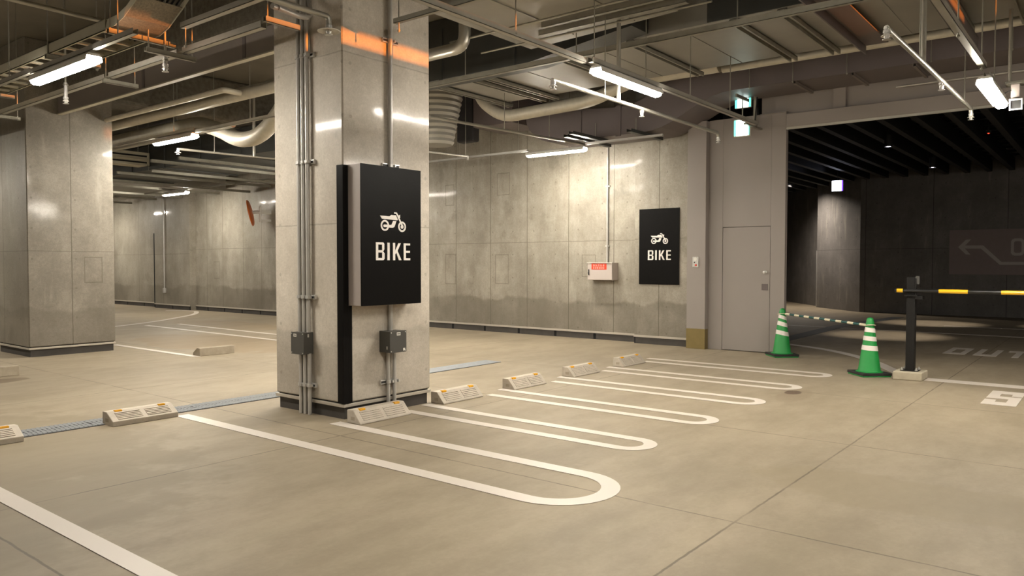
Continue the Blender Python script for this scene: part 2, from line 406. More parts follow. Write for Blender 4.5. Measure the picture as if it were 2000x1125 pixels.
# concrete column in front
def column(x0, x1, y0, y1, mat, label, nm):
    c = bpy.data.objects.new(nm, None); C.objects.link(c); c.location = ((x0 + x1) / 2, (y0 + y1) / 2, 0); struct(c, label)
    obj('shaft', G().box(x0, y0, 0.155, x1, y1, 4.9), mat, c, bevel=0.012, seg=1)
    obj('ledge', G().box(x0 - 0.005, y0 - 0.005, 0.114, x1 + 0.005, y1 + 0.005, 0.144), M_LEDGE, c, bevel=0.004)
    obj('gap', G().box(x0 + 0.02, y0 + 0.02, 0.14, x1 - 0.02, y1 - 0.02, 0.158), M_SLOT, c)
    obj('plinth', G().box(x0 + 0.025, y0 + 0.025, 0, x1 - 0.025, y1 - 0.025, 0.114), M_BASE, c)
    return c
column(4.535, 5.665, 5.595, 6.655, M_COL, 'square concrete column in front carrying the boxed bike sign', 'column')
column(4.54, 5.83, 13.10, 14.42, M_COLL, 'square concrete column at the left with no sign', 'column_far')
# ledge and dark skirting of the walls
def skirting(nm, x, y0, y1, slots):
    struct(obj('trim_' + nm, G().box(x - 0.03, y0, 0.118, x + 0.02, y1, 0.152), M_LEDGE))
    g = G(); ys = [y0] + [s for s in slots if y0 < s < y1] + [y1]
    for a, b in zip(ys[:-1], ys[1:]): g.box(x - 0.012, a + 0.03, 0, x + 0.02, b - 0.03, 0.118)
    bb = struct(obj('baseboard_' + nm, g, M_BASE)); obj('shadow_gap', G().box(x - 0.004, y0, 0, x + 0.01, y1, 0.118), M_SLOT, bb)
skirting('back', 12.5, 6.95, 22.54, [7.9 + 0.93 * i for i in range(16)])
skirting('pier', 12.34, 5.83, 6.95, [])
skirting('pilaster', 12.3, 22.54, 24.75, [23.6])
skirting('far', 12.55, 24.75, 37.7, [26 + 1.2 * i for i in range(10)])
struct(obj('trim_corner', G().box(12.47, 25.02, 0, 12.56, 25.16, 2.45), M_SLOT), 'black strip standing at the inner corner of the far wall')
# beam over the ramp opening
bo = bpy.data.objects.new('beam_opening', None); C.objects.link(bo); bo.location = (12.35, 0, 3.6); struct(bo, 'grey panelled beam over the dark ramp opening')
obj('panel', G().box(12.34, YF0 + 0.2, 3.80, 12.5, 4.62, 4.9), M_GREY, bo)
obj('ledge', G().box(12.25, YF0 + 0.2, 3.62, 12.5, 4.19, 3.83).box(12.25, 4.19, 3.86, 12.5, 4.62, 3.875), M_GREY, bo, bevel=0.008)
obj('rib', G().box(12.29, 3.31, 3.70, 12.345, 3.50, 4.5), M_GREY, bo, bevel=0.01)
obj('rib', G().box(12.29, -1.2, 3.70, 12.345, -1.0, 4.5), M_GREY, bo, bevel=0.01)
obj('lower_rail', G().box(12.262, YF0 + 0.2, 3.585, 12.30, 4.19, 3.622), M_PIPE, bo)
# ramp hall behind the opening
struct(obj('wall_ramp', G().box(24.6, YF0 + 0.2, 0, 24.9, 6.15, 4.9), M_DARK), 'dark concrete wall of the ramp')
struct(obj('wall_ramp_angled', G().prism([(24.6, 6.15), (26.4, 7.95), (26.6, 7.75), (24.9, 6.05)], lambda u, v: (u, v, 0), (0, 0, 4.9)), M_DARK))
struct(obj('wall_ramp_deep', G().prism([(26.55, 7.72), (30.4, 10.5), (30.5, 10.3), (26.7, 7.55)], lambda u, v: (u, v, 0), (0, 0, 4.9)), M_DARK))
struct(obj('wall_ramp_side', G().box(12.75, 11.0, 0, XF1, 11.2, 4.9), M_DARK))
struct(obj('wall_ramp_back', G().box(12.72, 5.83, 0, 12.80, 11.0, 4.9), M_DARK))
struct(obj('trim_ramp', G().prism([(26.40, 7.96), (26.45, 7.99), (26.45, 7.91), (26.40, 7.88)], lambda u, v: (u, v, 0), (0, 0, 1.9)), M_STEEL))

# ---------------------------------------------------------------- strip lights
def strip_light(p0, p1, label, group=None):
    """an LED strip fixture from p0 to p1 (axis X or Y), lens facing down"""
    p0, p1 = Vector(p0), Vector(p1); d = (p1 - p0); L = d.length; d.normalize(); n = Vector((-d.y, d.x, 0)); c = (p0 + p1) / 2
    t = thing('strip_light', label, 'light', c, group)
    up = Vector((0, 0, 1))
    def loop(prof, a, b):
        g = G(); k = len(prof)
        vs = [c + d * a + n * u + up * z for u, z in prof] + [c + d * b + n * u + up * z for u, z in prof]
        g.add(vs, [list(range(k))[::-1], list(range(k, 2 * k))] + [[i, (i + 1) % k, k + (i + 1) % k, k + i] for i in range(k)]); return g
    obj('diffuser', loop([(-0.058, 0.016), (-0.058, -0.020), (-0.048, -0.040), (-0.028, -0.054), (0.028, -0.054), (0.048, -0.040), (0.058, -0.020), (0.058, 0.016)], -L / 2, L / 2), M_GLOW, t)
    obj('housing', loop([(-0.070, -0.025), (-0.073, -0.023), (-0.064, 0.018), (-0.045, 0.040), (0.045, 0.040), (0.064, 0.018), (0.073, -0.023), (0.070, -0.025), (0.059, 0.017), (-0.059, 0.017)], -L / 2 - 0.012, L / 2 + 0.012), M_WHITEP, t)
    return t
L_in = 'LED strip lights hung from the ceiling rails'
strip_light((2.95, 6.96, 3.22), (2.95, 8.21, 3.22), 'glowing strip light under the cable ladder at upper left', L_in)
strip_light((6.41, 11.55, 3.49), (6.41, 12.80, 3.49), 'glowing strip light hung below the large pipes between the two columns', L_in)
strip_light((10.93, 20.14, 3.42), (10.93, 21.39, 3.42), 'small far strip light in front of the wall pilaster', L_in)
strip_light((11.36, 7.41, 3.48), (11.36, 8.66, 3.48), 'glowing strip light along the back wall above the red-labelled cabinet', L_in)
strip_light((6.36, 4.02, 3.335), (7.61, 4.02, 3.335), 'long glowing strip light on the ceiling rail right of the front column', L_in)
strip_light((8.17, 1.0, 3.12), (9.42, 1.0, 3.12), 'glowing strip light beside the security camera', L_in)
for x, y, ax in ((3.2, 1.9, 'Y'), (2.95, -5.6, 'Y'), (-3.6, 7.4, 'Y'), (7.2, -3.6, 'X'), (11.0, -3.6, 'Y'), (-3.6, 14.0, 'Y'), (2.70, 15.5, 'Y'), (2.9, 22.0, 'Y'), (6.45, 26.0, 'Y'), (6.28, 7.40, 'Y'), (8.4, 9.6, 'Y'), (10.5, 14.0, 'Y'), (10.9, 27.4, 'Y')):  # unseen strip lights added to brighten floor, walls and columns
    e = Vector((0.625, 0, 0)) if ax == 'X' else Vector((0, 0.625, 0)); c = Vector((x, y, 3.3))
    lt = strip_light(c - e, c + e, 'added white strip light, unseen, brightening the garage', 'added unseen LED strip lights')
    for k in (-0.7, 0.7): obj('hanger', G().tube([c + e * k + Vector((0, 0, 0.05)), c + e * k + Vector((0, 0, 0.325 if x == 10.9 else 1.6))], 0.008, 6), M_STRUT, lt)

# ---------------------------------------------------------------- floor markings
ZF = 0.001
def marking(name, g, label, group=None, mat=None):
    return tag(obj(name, g, mat or M_WHITE), label, 'floor marking', group)
def u_line(xc, half, ytip, ya, yb, wd=0.11, n=20):
    """long U: legs at xc-half (from ya) and xc+half (from yb), closed round end at ytip"""
    pts = [(xc - half, ya), (xc - half, (ya + ytip) / 2)]
    for i in range(n + 1):
        t = PI + PI * i / n; pts.append((xc + half * math.cos(t), ytip + half + half * math.sin(t)))
    pts += [(xc + half, (yb + ytip) / 2), (xc + half, yb)]
    return G().strip(pts, wd, ZF)
UG = 'U-shaped bike bay lines'
marking('bay_line', u_line(4.055, 0.345, 2.50, 6.98, 5.56, 0.125), 'widest and nearest white U-shaped bay line, starting at the front column', UG)
marking('bay_line', u_line(5.375, 0.175, 2.90, 5.46, 5.57), 'white U-shaped bay line running from the first wheel stop gap right of the column', UG)
marking('bay_line', u_line(6.60, 0.175, 2.91, 5.44, 5.57), 'white U-shaped bay line between the second and third bike wheel stops', UG)
marking('bay_line', u_line(7.82, 0.175, 2.92, 5.44, 5.60), 'white U-shaped bay line between the third and fourth bike wheel stops', UG)
marking('bay_line', u_line(9.02, 0.175, 2.93, 5.46, 5.60), 'white U-shaped bay line between the two farthest bike wheel stops', UG)
marking('bay_line', u_line(10.26, 0.175, 2.94, 5.50, 5.64), 'farthest white U-shaped bay line, beyond the last bike wheel stop', UG)
marking('stall_line', G().strip([(1.715, 7.0), (1.715, -3.0)], 0.112, ZF), 'straight white stall line at the bottom left corner of the floor')
arc = bend([(14.1, 5.1), (13.45, 3.85), (12.4, 2.93), (11.3, 2.37), (10.84, 2.12)], 0.6, 8)
marking('curved_line', G().strip(arc, 0.16, ZF), 'curved white line passing behind the two cones to the barrier plinth')
marking('lane_line', G().strip([(10.73, 1.88), (10.73, -4.0)], 0.25, ZF), 'straight white line running right from the barrier plinth')
marking('lane_line', G().strip([(18.2, 6.4), (18.15, 4.9), (18.0, -4.0)], 0.13, ZF), 'nearer thin white line across the dark ramp floor')
marking('lane_line', G().strip([(20.3, 3.2), (20.35, -4.0)], 0.13, ZF), 'farther thin white line across the dark ramp floor')
marking('stall_line', G().strip([(6.21, 14.0), (6.21, 11.19)], 0.11, ZF), 'white stall line beside the plain far wheel stop')
marking('stall_line', G().strip([(8.62, 17.8), (8.50, 12.4)], 0.12, ZF), 'first far white stall line seen past the front column', 'far stall lines')
marking('stall_line', G().strip([(9.30, 17.6), (9.18, 13.4)], 0.12, ZF), 'second far white stall line, nearer the back wall', 'far stall lines')
cur = bend([(6.9, 17.4), (9.3, 18.75), (11.4, 20.6), (12.15, 21.9), (12.05, 22.5), (11.7, 22.9)], 0.9, 8)
marking('curved_line', G().strip(cur, 0.13, ZF), 'curved white line sweeping round in front of the wall pilaster')
def floor_text(polys, x0, y0, w_, h_):
    g = G()
    for p in polys:
        for r in p:
            a, b, c_, d_ = r
            g.box(x0 + h_ * b, y0 - w_ * a, ZF, x0 + h_ * d_, y0 - w_ * c_, ZF + 0.003)
    return g
LO = [(0, 0, 1, .22), (0, .78, 1, 1), (0, .22, .28, .78), (.72, .22, 1, .78)]
LU = [(0, 0, 1, .22), (0, .22, .28, 1), (.72, .22, 1, 1)]
LT = [(0, .78, 1, 1), (.36, 0, .64, .78)]
LS = [(0, .8, 1, 1), (0, .6, .34, .8), (.68, .66, 1, .8), (0, .44, 1, .6), (.66, .2, 1, .44), (0, 0, 1, .2), (0, .2, .34, .34)]
t = thing('floor_lettering', 'white painted word OUT on the dark ramp floor', 'floor marking', (14.6, 1.7, 0))
for nm, L, y in (('letter_O', LO, 2.235), ('letter_U', LU, 1.81), ('letter_T', LT, 1.405)):
    obj('letter', floor_text([L], 14.04, y, 0.315, 1.09), M_WHITE, t)
marking('floor_letter', floor_text([LS], 9.22, 1.11, 0.312, 1.03), 'blocky white letter S painted on the floor at the right edge')

# ---------------------------------------------------------------- drain grates
def grate(x0, x1, y0=7.12, y1=7.42):
    g = G(); z0, z1 = 0.001, 0.006
    g.box(x0, y0, z0, x1, y0 + 0.012, z1).box(x0, y1 - 0.012, z0, x1, y1, z1)
    for k in range(1, 4):
        y = y0 + (y1 - y0) * k / 4; g.box(x0, y - 0.008, z0, x1, y + 0.008, z1)
    n = int((x1 - x0) / 0.036)
    for i in range(n):
        x = x0 + (i + 0.5) * (x1 - x0) / n
        g.add([(x - 0.02, y0, z1 - .001), (x - 0.006, y0, z1 + .004), (x + 0.022, y1, z1 + .004), (x + 0.008, y1, z1 - .001)], [(0, 1, 2, 3)])
        g.add([(x + 0.014, y0, z1 - .0005), (x + 0.022, y0, z1 + .003), (x - 0.010, y1, z1 + .003), (x - 0.02, y1, z1 - .0005)], [(0, 1, 2, 3)])
    return g
struct(obj('trim_channel', G().box(0.0, 7.105, 0.0, 8.68, 7.435, 0.0015), M_SLOT))
for i in range(9):
    x0 = 0.0 + i * 0.995
    if x0 > 8.5: break
    lab = 'galvanized drain grate panel in the floor channel ' + ('left of the front column' if i < 5 else 'behind and right of the front column')
    tag(obj('drain_grate', grate(x0 + 0.004, min(x0 + 0.991, 8.68)), M_GRATE), lab, 'drain grate', 'drain grate panels')
tag(obj('drain_cover', G().strip([(14.2, 5.0), (18.7, 5.1), (22.8, 4.7)], 0.32, ZF, 0.004), M_DRAIN), 'dark drain cover crossing the ramp floor behind the cones', 'drain cover')

# ---------------------------------------------------------------- wheel stops
def stop(length, depth, h, lip, top, fine, label, group, mat, refl=True):
    """block lying along X, slanted face toward -Y, back at y=depth"""
    t = thing('wheel_stop', label, 'wheel stop', (0, 0, 0), group); a = length / 2; b = 0.012
    prof = [(depth, 0), (0, 0), (0, lip), (depth - top, h), (depth - 0.006, h), (depth, h - 0.008)]
    g = G(); k = len(prof)
    vs = [(-a, y, z) for y, z in prof] + [(a, y, z) for y, z in prof]
    g.add(vs, [list(range(k)), list(range(k, 2 * k))[::-1]] + [[i, k + i, k + (i + 1) % k, (i + 1) % k] for i in range(k)])
    obj('body', g, mat, t, bevel=0.006)
    # ribs on the slanted face, in two panels
    p0, p1 = Vector((0, 0, lip)).yz, None
    s0 = Vector((0, 0.0, lip)); s1 = Vector((0, depth - top, h)); sl = s1 - s0; nrm = Vector((0, -sl.z, sl.y)).normalized(); sd = sl.normalized(); SL = sl.length
    r = G()
    for (u0, u1) in ((-a + 0.055, -0.022), (0.022, a - 0.055)):
        for q in range(fine):
            f0 = SL * (0.14 + 0.72 * (q + 0.12) / fine); f1 = SL * (0.14 + 0.72 * (q + 0.62) / fine)
            pts = [s0 + sd * f + Vector((u, 0, 0)) + nrm * hh for hh in (-0.002, 0.0055) for (u, f) in ((u0, f0), (u1, f0), (u1, f1), (u0, f1))]
            r.add(pts, [(0, 3, 2, 1), (4, 5, 6, 7), (0, 1, 5, 4), (1, 2, 6, 5), (2, 3, 7, 6), (3, 0, 4, 7)])
    obj('ribbed_face', r, mat, t)
    for sx in (-1, 1):
        x = sx * (a - 0.10); g = G().box(x - 0.033, depth - top - 0.016, h - 0.014, x + 0.033, depth - top + 0.018, h + 0.006)
        if refl: obj('reflector', g, M_YELLOW, t, bevel=0.004)['label'] = 'yellow reflector'
        e = obj('end_recess', G().box(sx * (a - 0.004), depth * 0.42, 0.030, sx * (a + 0.0012), depth * 0.72, 0.062), M_STOPF, t)
    return t
BG = 'wheel stops of the bike bays'
s0 = stop(0.625, 0.185, 0.122, 0.012, 0.085, 5, 'wheel stop directly in front of the front column base', BG, M_STOP)
s0.location = (4.795, 5.305, 0)
for x, y, lab in ((5.985, 5.41, 'wheel stop touching the right side of the front column'), (7.15, 5.40, 'third bike wheel stop, standing clear of the column to its right'),
                  (8.395, 5.42, 'fourth bike wheel stop, between the stops third and last in the row'), (9.655, 5.42, 'farthest bike wheel stop, nearest the grey door')):
    dup(s0, (x, y, 0), lab)
CG = 'wheel stops of the car stalls'
s1 = stop(0.60, 0.21, 0.118, 0.045, 0.08, 5, 'ribbed wheel stop lying across the drain grate left of the front column', CG, M_STOP)
s1.location = (3.36, 6.95, 0)
dup(s1, (2.06, 6.955, 0), 'ribbed wheel stop cut off by the left edge of the picture beside the grate')
FG = 'far wheel stops seen from behind'
s2 = stop(0.60, 0.20, 0.125, 0.045, 0.08, 5, 'plain stained wheel stop between the two columns, seen from behind', FG, M_STOPF, False)
s2.location = (6.57, 11.43, 0); s2.rotation_euler = (0, 0, PI)
dup(s2, (3.45, 11.37, 0), 'plain stained wheel stop at the left edge, in front of the far column', rotz=PI)

# ---------------------------------------------------------------- BIKE signs
def z8(y): return (63.4 + y / 8.036) / 268.1      # v from the drawing grid
def u8(x): return (x - 45) / 935.0
PICTO = [[(323, 257), (470, 262), (497, 238), (570, 239), (601, 302), (594, 317), (352, 304)],
         [(543, 193), (584, 194), (604, 226), (655, 338), (634, 346), (574, 215), (543, 214)],
         [(603, 230), (612, 239), (637, 227), (637, 275), (622, 280)],
         [(527, 328), (577, 330), (550, 412), (538, 430), (520, 437), (458, 437), (458, 393), (500, 393)],
         [(385, 393), (460, 393), (460, 434), (385, 434), (374, 424), (374, 403)],
         [(634, 352), (655, 340), (690, 405), (668, 420)]]
RINGS = [((397, 407), 64, 43), ((668, 415), 62, 40)]
DISCS = [((668, 416), 23)]
def glyphs():
    R = lambda x0, y0, x1, y1: [(x0, y0), (x1, y0), (x1, y1), (x0, y1)]
    B = [R(258, 673, 293, 949), R(290, 673, 362, 706), R(290, 794, 360, 829), R(290, 914, 362, 949),
         [(358, 673), (372, 676), (386, 694), (386, 780), (374, 800), (358, 812), (352, 800), (352, 690)],
         [(358, 806), (374, 820), (389, 842), (389, 925), (375, 945), (358, 949), (352, 930), (352, 820)]]
    I = [R(433, 675, 468, 948)]
    K = [R(520, 675, 554, 948), [(606, 677), (645, 677), (592, 800), (655, 946), (614, 947), (571, 826), (554, 856), (554, 800)]]
    E_ = [R(691, 676, 726, 947), R(720, 676, 796, 709), R(720, 795, 793, 827), R(720, 914, 797, 947)]
    return B, I, K, E_
def bike_graphics(t, fn, d, W, H, face):
    """fn(u,v) with u,v in metres from the sign's top-left; d = thickness vector out of the face"""
    m = lambda p: (u8(p[0]) * W, z8(p[1]) * H)
    D0 = Vector(d); cnt = [0]
    def dd():
        cnt[0] += 1; return D0 * (1 + 0.06 * cnt[0])
    g = G()
    for poly in PICTO: g.prism([m(p) for p in poly], fn, dd())
    sx = W / 935.0
    for c, r0, r1 in RINGS: g.ring(m(c), r1 * sx, r0 * sx, fn, dd(), 36)
    for c, r in DISCS:
        cc = m(c); g.prism([(cc[0] + r * sx * math.cos(a * PI / 10), cc[1] + r * sx * math.sin(a * PI / 10)) for a in range(20)], fn, dd())
    o = obj('motorcycle_symbol', g, M_LETTER, t); o['label'] = 'white motorcycle symbol'
    g = G()
    for gl in glyphs():
        for poly in gl: g.prism([m(p) for p in poly], fn, dd())
    o = obj('lettering', g, M_LETTER, t); o['label'] = 'white word BIKE'
SX0, SX1, SZ0, SZ1 = 4.583, 5.338, 1.063, 2.360
t = thing('bike_sign', 'large boxed black BIKE sign with grey sides on the front column', 'sign', ((SX0 + SX1) / 2, 5.5, SZ0))
o = obj('casing', G().box(SX0, 5.408, SZ0, SX1, 5.594, SZ1), M_SIGNSIDE, t, bevel=0.003); o['label'] = 'grey casing'
o = obj('front_panel', G().box(SX0 - 0.001, 5.398, SZ0 - 0.001, SX1 + 0.001, 5.408, SZ1 + 0.001), M_BLACK, t); o['label'] = 'black front panel'
bike_graphics(t, lambda u, v: (SX0 + u, 5.398, SZ1 - v), (0, -0.002, 0), SX1 - SX0, SZ1 - SZ0, None)
WY0, WY1, WZ0, WZ1 = 6.852, 6.062, 1.082, 2.438
t = thing('bike_sign', 'flat black BIKE sign panel on the back wall beside the grey door', 'sign', (12.33, (WY0 + WY1) / 2, WZ0))
o = obj('panel', G().box(12.322, WY1, WZ0, 12.34, WY0, WZ1), M_BLACK, t); o['label'] = 'black panel'
bike_graphics(t, lambda u, v: (12.322, WY0 - u, WZ1 - v), (-0.002, 0, 0), WY0 - WY1, WZ1 - WZ0, None)
tag(obj('corner_guard', G().box(4.520, 5.578, 0.158, 4.582, 5.594, 2.357).box(4.582, 5.578, 0.158, 4.622, 5.594, 1.06).box(4.520, 5.594, 0.158, 4.534, 5.668, 2.357), M_BLACK, bevel=0.002),
    'tall black corner guard running down the front column edge beside the boxed sign', 'corner guard')

# ---------------------------------------------------------------- conduits and boxes on the front column
CGp = 'steel conduits on the left face of the front column'
for k, (y, nm) in enumerate(((6.205, 'left'), (6.138, 'middle'), (6.070, 'right'))):
    tag(obj('conduit', G().tube(bend([(4.497, y, 4.6), (4.497, y, 0.79)], 0.1), 0.0195, 12), M_CONDUIT),
        f'{nm} steel conduit of three above the grey box on the column left face', 'conduit', CGp)
    tag(obj('conduit', G().tube([(4.497, y - 0.012, 0.59), (4.497, y - 0.012, 0.003)], 0.0195, 12), M_CONDUIT),
        f'{nm} steel conduit of three below the grey box on the column left face', 'conduit', CGp)
tag(obj('conduit', G().tube([(5.095, 5.562, 4.6), (5.095, 5.562, 2.362)], 0.022, 12), M_CONDUIT), 'single steel conduit coming down to the top of the boxed sign', 'conduit')
tag(obj('conduit', G().tube([(5.085, 5.562, 1.062), (5.085, 5.562, 0.80)], 0.022, 12), M_CONDUIT), 'short steel conduit between the boxed sign and the grey box below it', 'conduit')
for x, nm in ((5.052, 'left'), (5.132, 'right')):
    tag(obj('conduit', G().tube([(x, 5.562, 0.60), (x, 5.562, 0.003)], 0.0185, 12), M_CONDUIT), f'{nm} of two steel conduits below the grey box under the boxed sign', 'conduit')
def clamp_rail(face, z, a0, a1, pipes, label):
    t = thing('clamp_rail', label, 'pipe clamp', (4.5, 6.1, z) if face == 'X' else (5.1, 5.57, z), 'conduit clamp rails')
    g = G(); s = G()
    if face == 'X':
        g.box(4.508, a0, z - 0.020, 4.534, a1, z + 0.020)
        g2 = G().box(4.506, a0 + 0.006, z - 0.010, 4.5085, a1 - 0.006, z + 0.010)
        for y in pipes: s.tube([(4.497, y, z - 0.016), (4.497, y, z + 0.016)], 0.0285, 14); s.box(4.455, y - 0.05, z - 0.012, 4.50, y - 0.032, z + 0.012)
    else:
        g.box(a0, 5.572, z - 0.020, a1, 5.594, z + 0.020)
        g2 = G().box(a0 + 0.006, 5.570, z - 0.010, a1 - 0.006, 5.5725, z + 0.010)
        for x in pipes: s.tube([(x, 5.562, z - 0.016), (x, 5.562, z + 0.016)], 0.027, 14); s.box(x + 0.028, 5.53, z - 0.012, x + 0.044, 5.572, z + 0.012)
    obj('rail', g, M_STEEL, t); obj('slot', g2, M_INK, t); obj('clamp', s, M_STEEL, t)
P3 = [6.205, 6.138, 6.070]
for z, nm in ((3.42, 'topmost'), (2.415, 'second from the top'), (1.13, 'third from the top'), (0.285, 'lowest, below the grey box')):
    q = P3 if z > 0.6 else [y - 0.012 for y in P3]
    clamp_rail('X', z, 5.985, 6.235, q, f'{nm} clamp rail of the conduits on the column left face' if z > .6 else 'lowest clamp rail on the column left face, below the grey box')
clamp_rail('Y', 3.60, 5.01, 5.21, [5.095], 'dark clamp rail of the single conduit high above the boxed sign')
clamp_rail('Y', 2.40, 5.0, 5.22, [5.095], 'clamp rail showing just over the top of the boxed sign')
clamp_rail('Y', 0.30, 4.965, 5.185, [5.052, 5.132], 'clamp rail of the two conduits behind the first bike wheel stop')
def jbox(x0, y0, z0, x1, y1, z1, face, label):
    t = thing('junction_box', label, 'junction box', ((x0 + x1) / 2, (y0 + y1) / 2, z0), 'dark grey junction boxes')
    obj('body', G().box(x0, y0, z0, x1, y1, z1), M_BOX, t, bevel=0.003)
    cg, lg, sg, k = G(), G(), G(), G()
    if face == 'X':
        cg.box(x0 - 0.006, y0 - 0.003, z0 - 0.003, x0, y1 + 0.003, z1 + 0.003)
        lg.box(x0 - 0.008, y1 - 0.085, z1 - 0.042, x0 - 0.006, y1 - 0.040, z1 - 0.014)
        for i in range(3): k.box(x0 - 0.0086, y1 - 0.078 + i * 0.012, z1 - 0.034, x0 - 0.008, y1 - 0.071 + i * 0.012, z1 - 0.022)
        for y in (y0 + 0.012, y1 - 0.012):
            for z in (z0 + 0.012, z1 - 0.012): sg.lathe([(0, 0), (0.006, 0), (0.006, 0.003), (0, 0.004)], (x0 - 0.006, y, z), (-1, 0, 0), 10)
        hg = G().box(x0 + 0.04, y0 - 0.003, z1 - 0.045, x0 + 0.055, y0, z1 - 0.015)
    else:
        cg.box(x0 - 0.003, y0 - 0.006, z0 - 0.003, x1 + 0.003, y0, z1 + 0.003)
        lg.box(x0 + 0.085, y0 - 0.008, z1 - 0.042, x0 + 0.132, y0 - 0.006, z1 - 0.012)
        lg.box(x1 - 0.042, y0 - 0.008, z0 + 0.010, x1 - 0.016, y0 - 0.006, z0 + 0.034)
        for i in range(3): k.box(x0 + 0.092 + i * 0.013, y0 - 0.0086, z1 - 0.034, x0 + 0.100 + i * 0.013, y0 - 0.008, z1 - 0.020)
        for x in (x0 + 0.012, x1 - 0.012):
            for z in (z0 + 0.012, z1 - 0.012): sg.lathe([(0, 0), (0.006, 0), (0.006, 0.003), (0, 0.004)], (x, y0 - 0.006, z), (0, -1, 0), 10)
        hg = G().box(x0 - 0.003, y0 + 0.03, z0 + 0.03, x0, y0 + 0.045, z0 + 0.06)
    obj('cover', cg, M_BOX, t, bevel=0.002); obj('sticker', lg, M_LABEL, t); obj('sticker_mark', k, M_INK, t); obj('screw', sg, M_STEEL, t); obj('latch', hg, M_STEEL, t)
jbox(4.426, 6.045, 0.585, 4.534, 6.240, 0.792, 'X', 'dark grey junction box on the left face of the front column')
jbox(4.967, 5.445, 0.596, 5.176, 5.594, 0.800, 'Y', 'dark grey junction box under the boxed sign on the front column')

# ---------------------------------------------------------------- things on the back wall
t = thing('control_cabinet', 'pale grey cabinet with a red label on the back wall', 'cabinet', (12.4, 7.68, 1.14))
obj('body', G().box(12.31, 7.40, 1.142, 12.5, 7.952, 1.470), M_CABINET, t, bevel=0.004)
dd = obj('door', G().box(12.298, 7.408, 1.148, 12.31, 7.946, 1.462), M_CABINET, t, bevel=0.003)
obj('handle', G().box(12.284, 7.905, 1.235, 12.298, 7.925, 1.345).box(12.278, 7.900, 1.265, 12.29, 7.930, 1.285), M_INK, dd)
obj('top_cap', G().box(12.285, 7.395, 1.462, 12.5, 7.957, 1.474), M_WHITEP, t)
lb = obj('label_plate', G().box(12.2955, 7.525, 1.342, 12.298, 7.855, 1.456), M_RED, t); lb['label'] = 'red label with two rows of pale characters'
g = G(); rr = random.Random(4)
for row, (n, z0, z1) in enumerate(((5, 1.404, 1.444), (6, 1.354, 1.394))):
    for i in range(n):
        wch = 0.262 / n; y = 7.822 - i * wch
        for q in range(rr.choice((2, 3))):
            z = z0 + (z1 - z0) * (q + 0.5) / 3; g.box(12.2945, y - wch * 0.72, z - 0.003, 12.2955, y - wch * 0.08, z + 0.003)
        for q in range(rr.choice((1, 2))):
            yy = y - wch * (0.15 + 0.5 * rr.random()); g.box(12.2945, yy - 0.006, z0, 12.2955, yy, z1)
obj('label_lettering', g, M_REDTXT, t)
tag(obj('wall_conduit', G().tube([(12.478, 7.618, 1.474), (12.478, 7.618, 4.3)], 0.019, 10), M_CONDUIT), 'thin vertical conduit rising from the red-labelled cabinet', 'conduit')
for z, nm in ((1.79, 'lower'), (2.92, 'upper')):
    tag(obj('conduit_saddle', G().box(12.470, 7.575, z - 0.012, 12.50, 7.661, z + 0.012), M_STEEL), f'{nm} saddle clip on the thin conduit above the cabinet', 'pipe clamp')
tag(obj('wall_conduit', G().tube(bend([(12.27, 24.6, 3.62), (12.27, 24.08, 3.62), (12.27, 24.08, 0.62)], 0.2), 0.02, 8), M_CONDUIT), 'thin bent conduit coming down the far wall pilaster', 'conduit')
tag(obj('wall_socket', G().box(12.24, 24.02, 0.50, 12.3, 24.14, 0.66), M_STEEL, bevel=0.01), 'small grey socket box low on the far wall pilaster', 'socket')
t = thing('call_switch', 'small steel call panel with buttons on the grey post', 'switch', (12.14, 5.665, 1.393))
obj('plate', G().box(12.138, 5.610, 1.393, 12.15, 5.720, 1.570), M_STEEL, t, bevel=0.003)
obj('speaker', G().lathe([(0, 0), (0.032, 0), (0.030, 0.005), (0, 0.006)], (12.138, 5.665, 1.535), (-1, 0, 0), 16), M_LABEL, t)
obj('button', G().lathe([(0, 0), (0.012, 0), (0.011, 0.006), (0, 0.007)], (12.138, 5.682, 1.475), (-1, 0, 0), 12), M_INK, t)
obj('button', G().lathe([(0, 0), (0.018, 0), (0.016, 0.008), (0, 0.009)], (12.138, 5.656, 1.430), (-1, 0, 0), 12), M_RED, t)
obj('button', G().lathe([(0, 0), (0.010, 0), (0.009, 0.006), (0, 0.007)], (12.138, 5.700, 1.420), (-1, 0, 0), 12), M_LABEL, t)
# convex mirror
rt = Vector((math.sin(CAM_YAW), -math.cos(CAM_YAW), 0)); fw = Vector((math.cos(CAM_YAW), math.sin(CAM_YAW), 0))
nrm = Vector((-0.744, 0.619, -0.21)).normalized()
mc = Vector((12.0, 18.73, 2.84))
t = thing('convex_mirror', 'round orange-backed traffic mirror on a white arm on the far wall', 'mirror', (12.2, 18.55, 2.6))
obj('mirror_back', G().lathe([(0.0, -0.05), (0.12, -0.046), (0.30, -0.022), (0.355, 0.0), (0.368, 0.03), (0.355, 0.03)], mc, nrm, 32), M_ORANGE, t)
obj('mirror_face', G().lathe([(0.356, 0.012), (0.25, 0.034), (0.12, 0.046), (0.0, 0.05)], mc, nrm, 32), M_MIRROR, t)
pb = mc - nrm * 0.05; pl = Vector((12.18, 18.56, 2.86))
obj('clamp', G().tube([pb + nrm * 0.01, pb - nrm * 0.08, pl], [0.05, 0.045, 0.04], 10), M_WHITEP, t)
obj('pole', G().tube([(12.18, 18.56, 2.58), (12.18, 18.56, 3.03)], 0.034, 12), M_WHITEP, t)
obj('bracket', G().box(12.19, 18.51, 2.82, 12.5, 18.60, 2.93).box(12.19, 18.52, 2.61, 12.5, 18.59, 2.67), M_WHITEP, t)

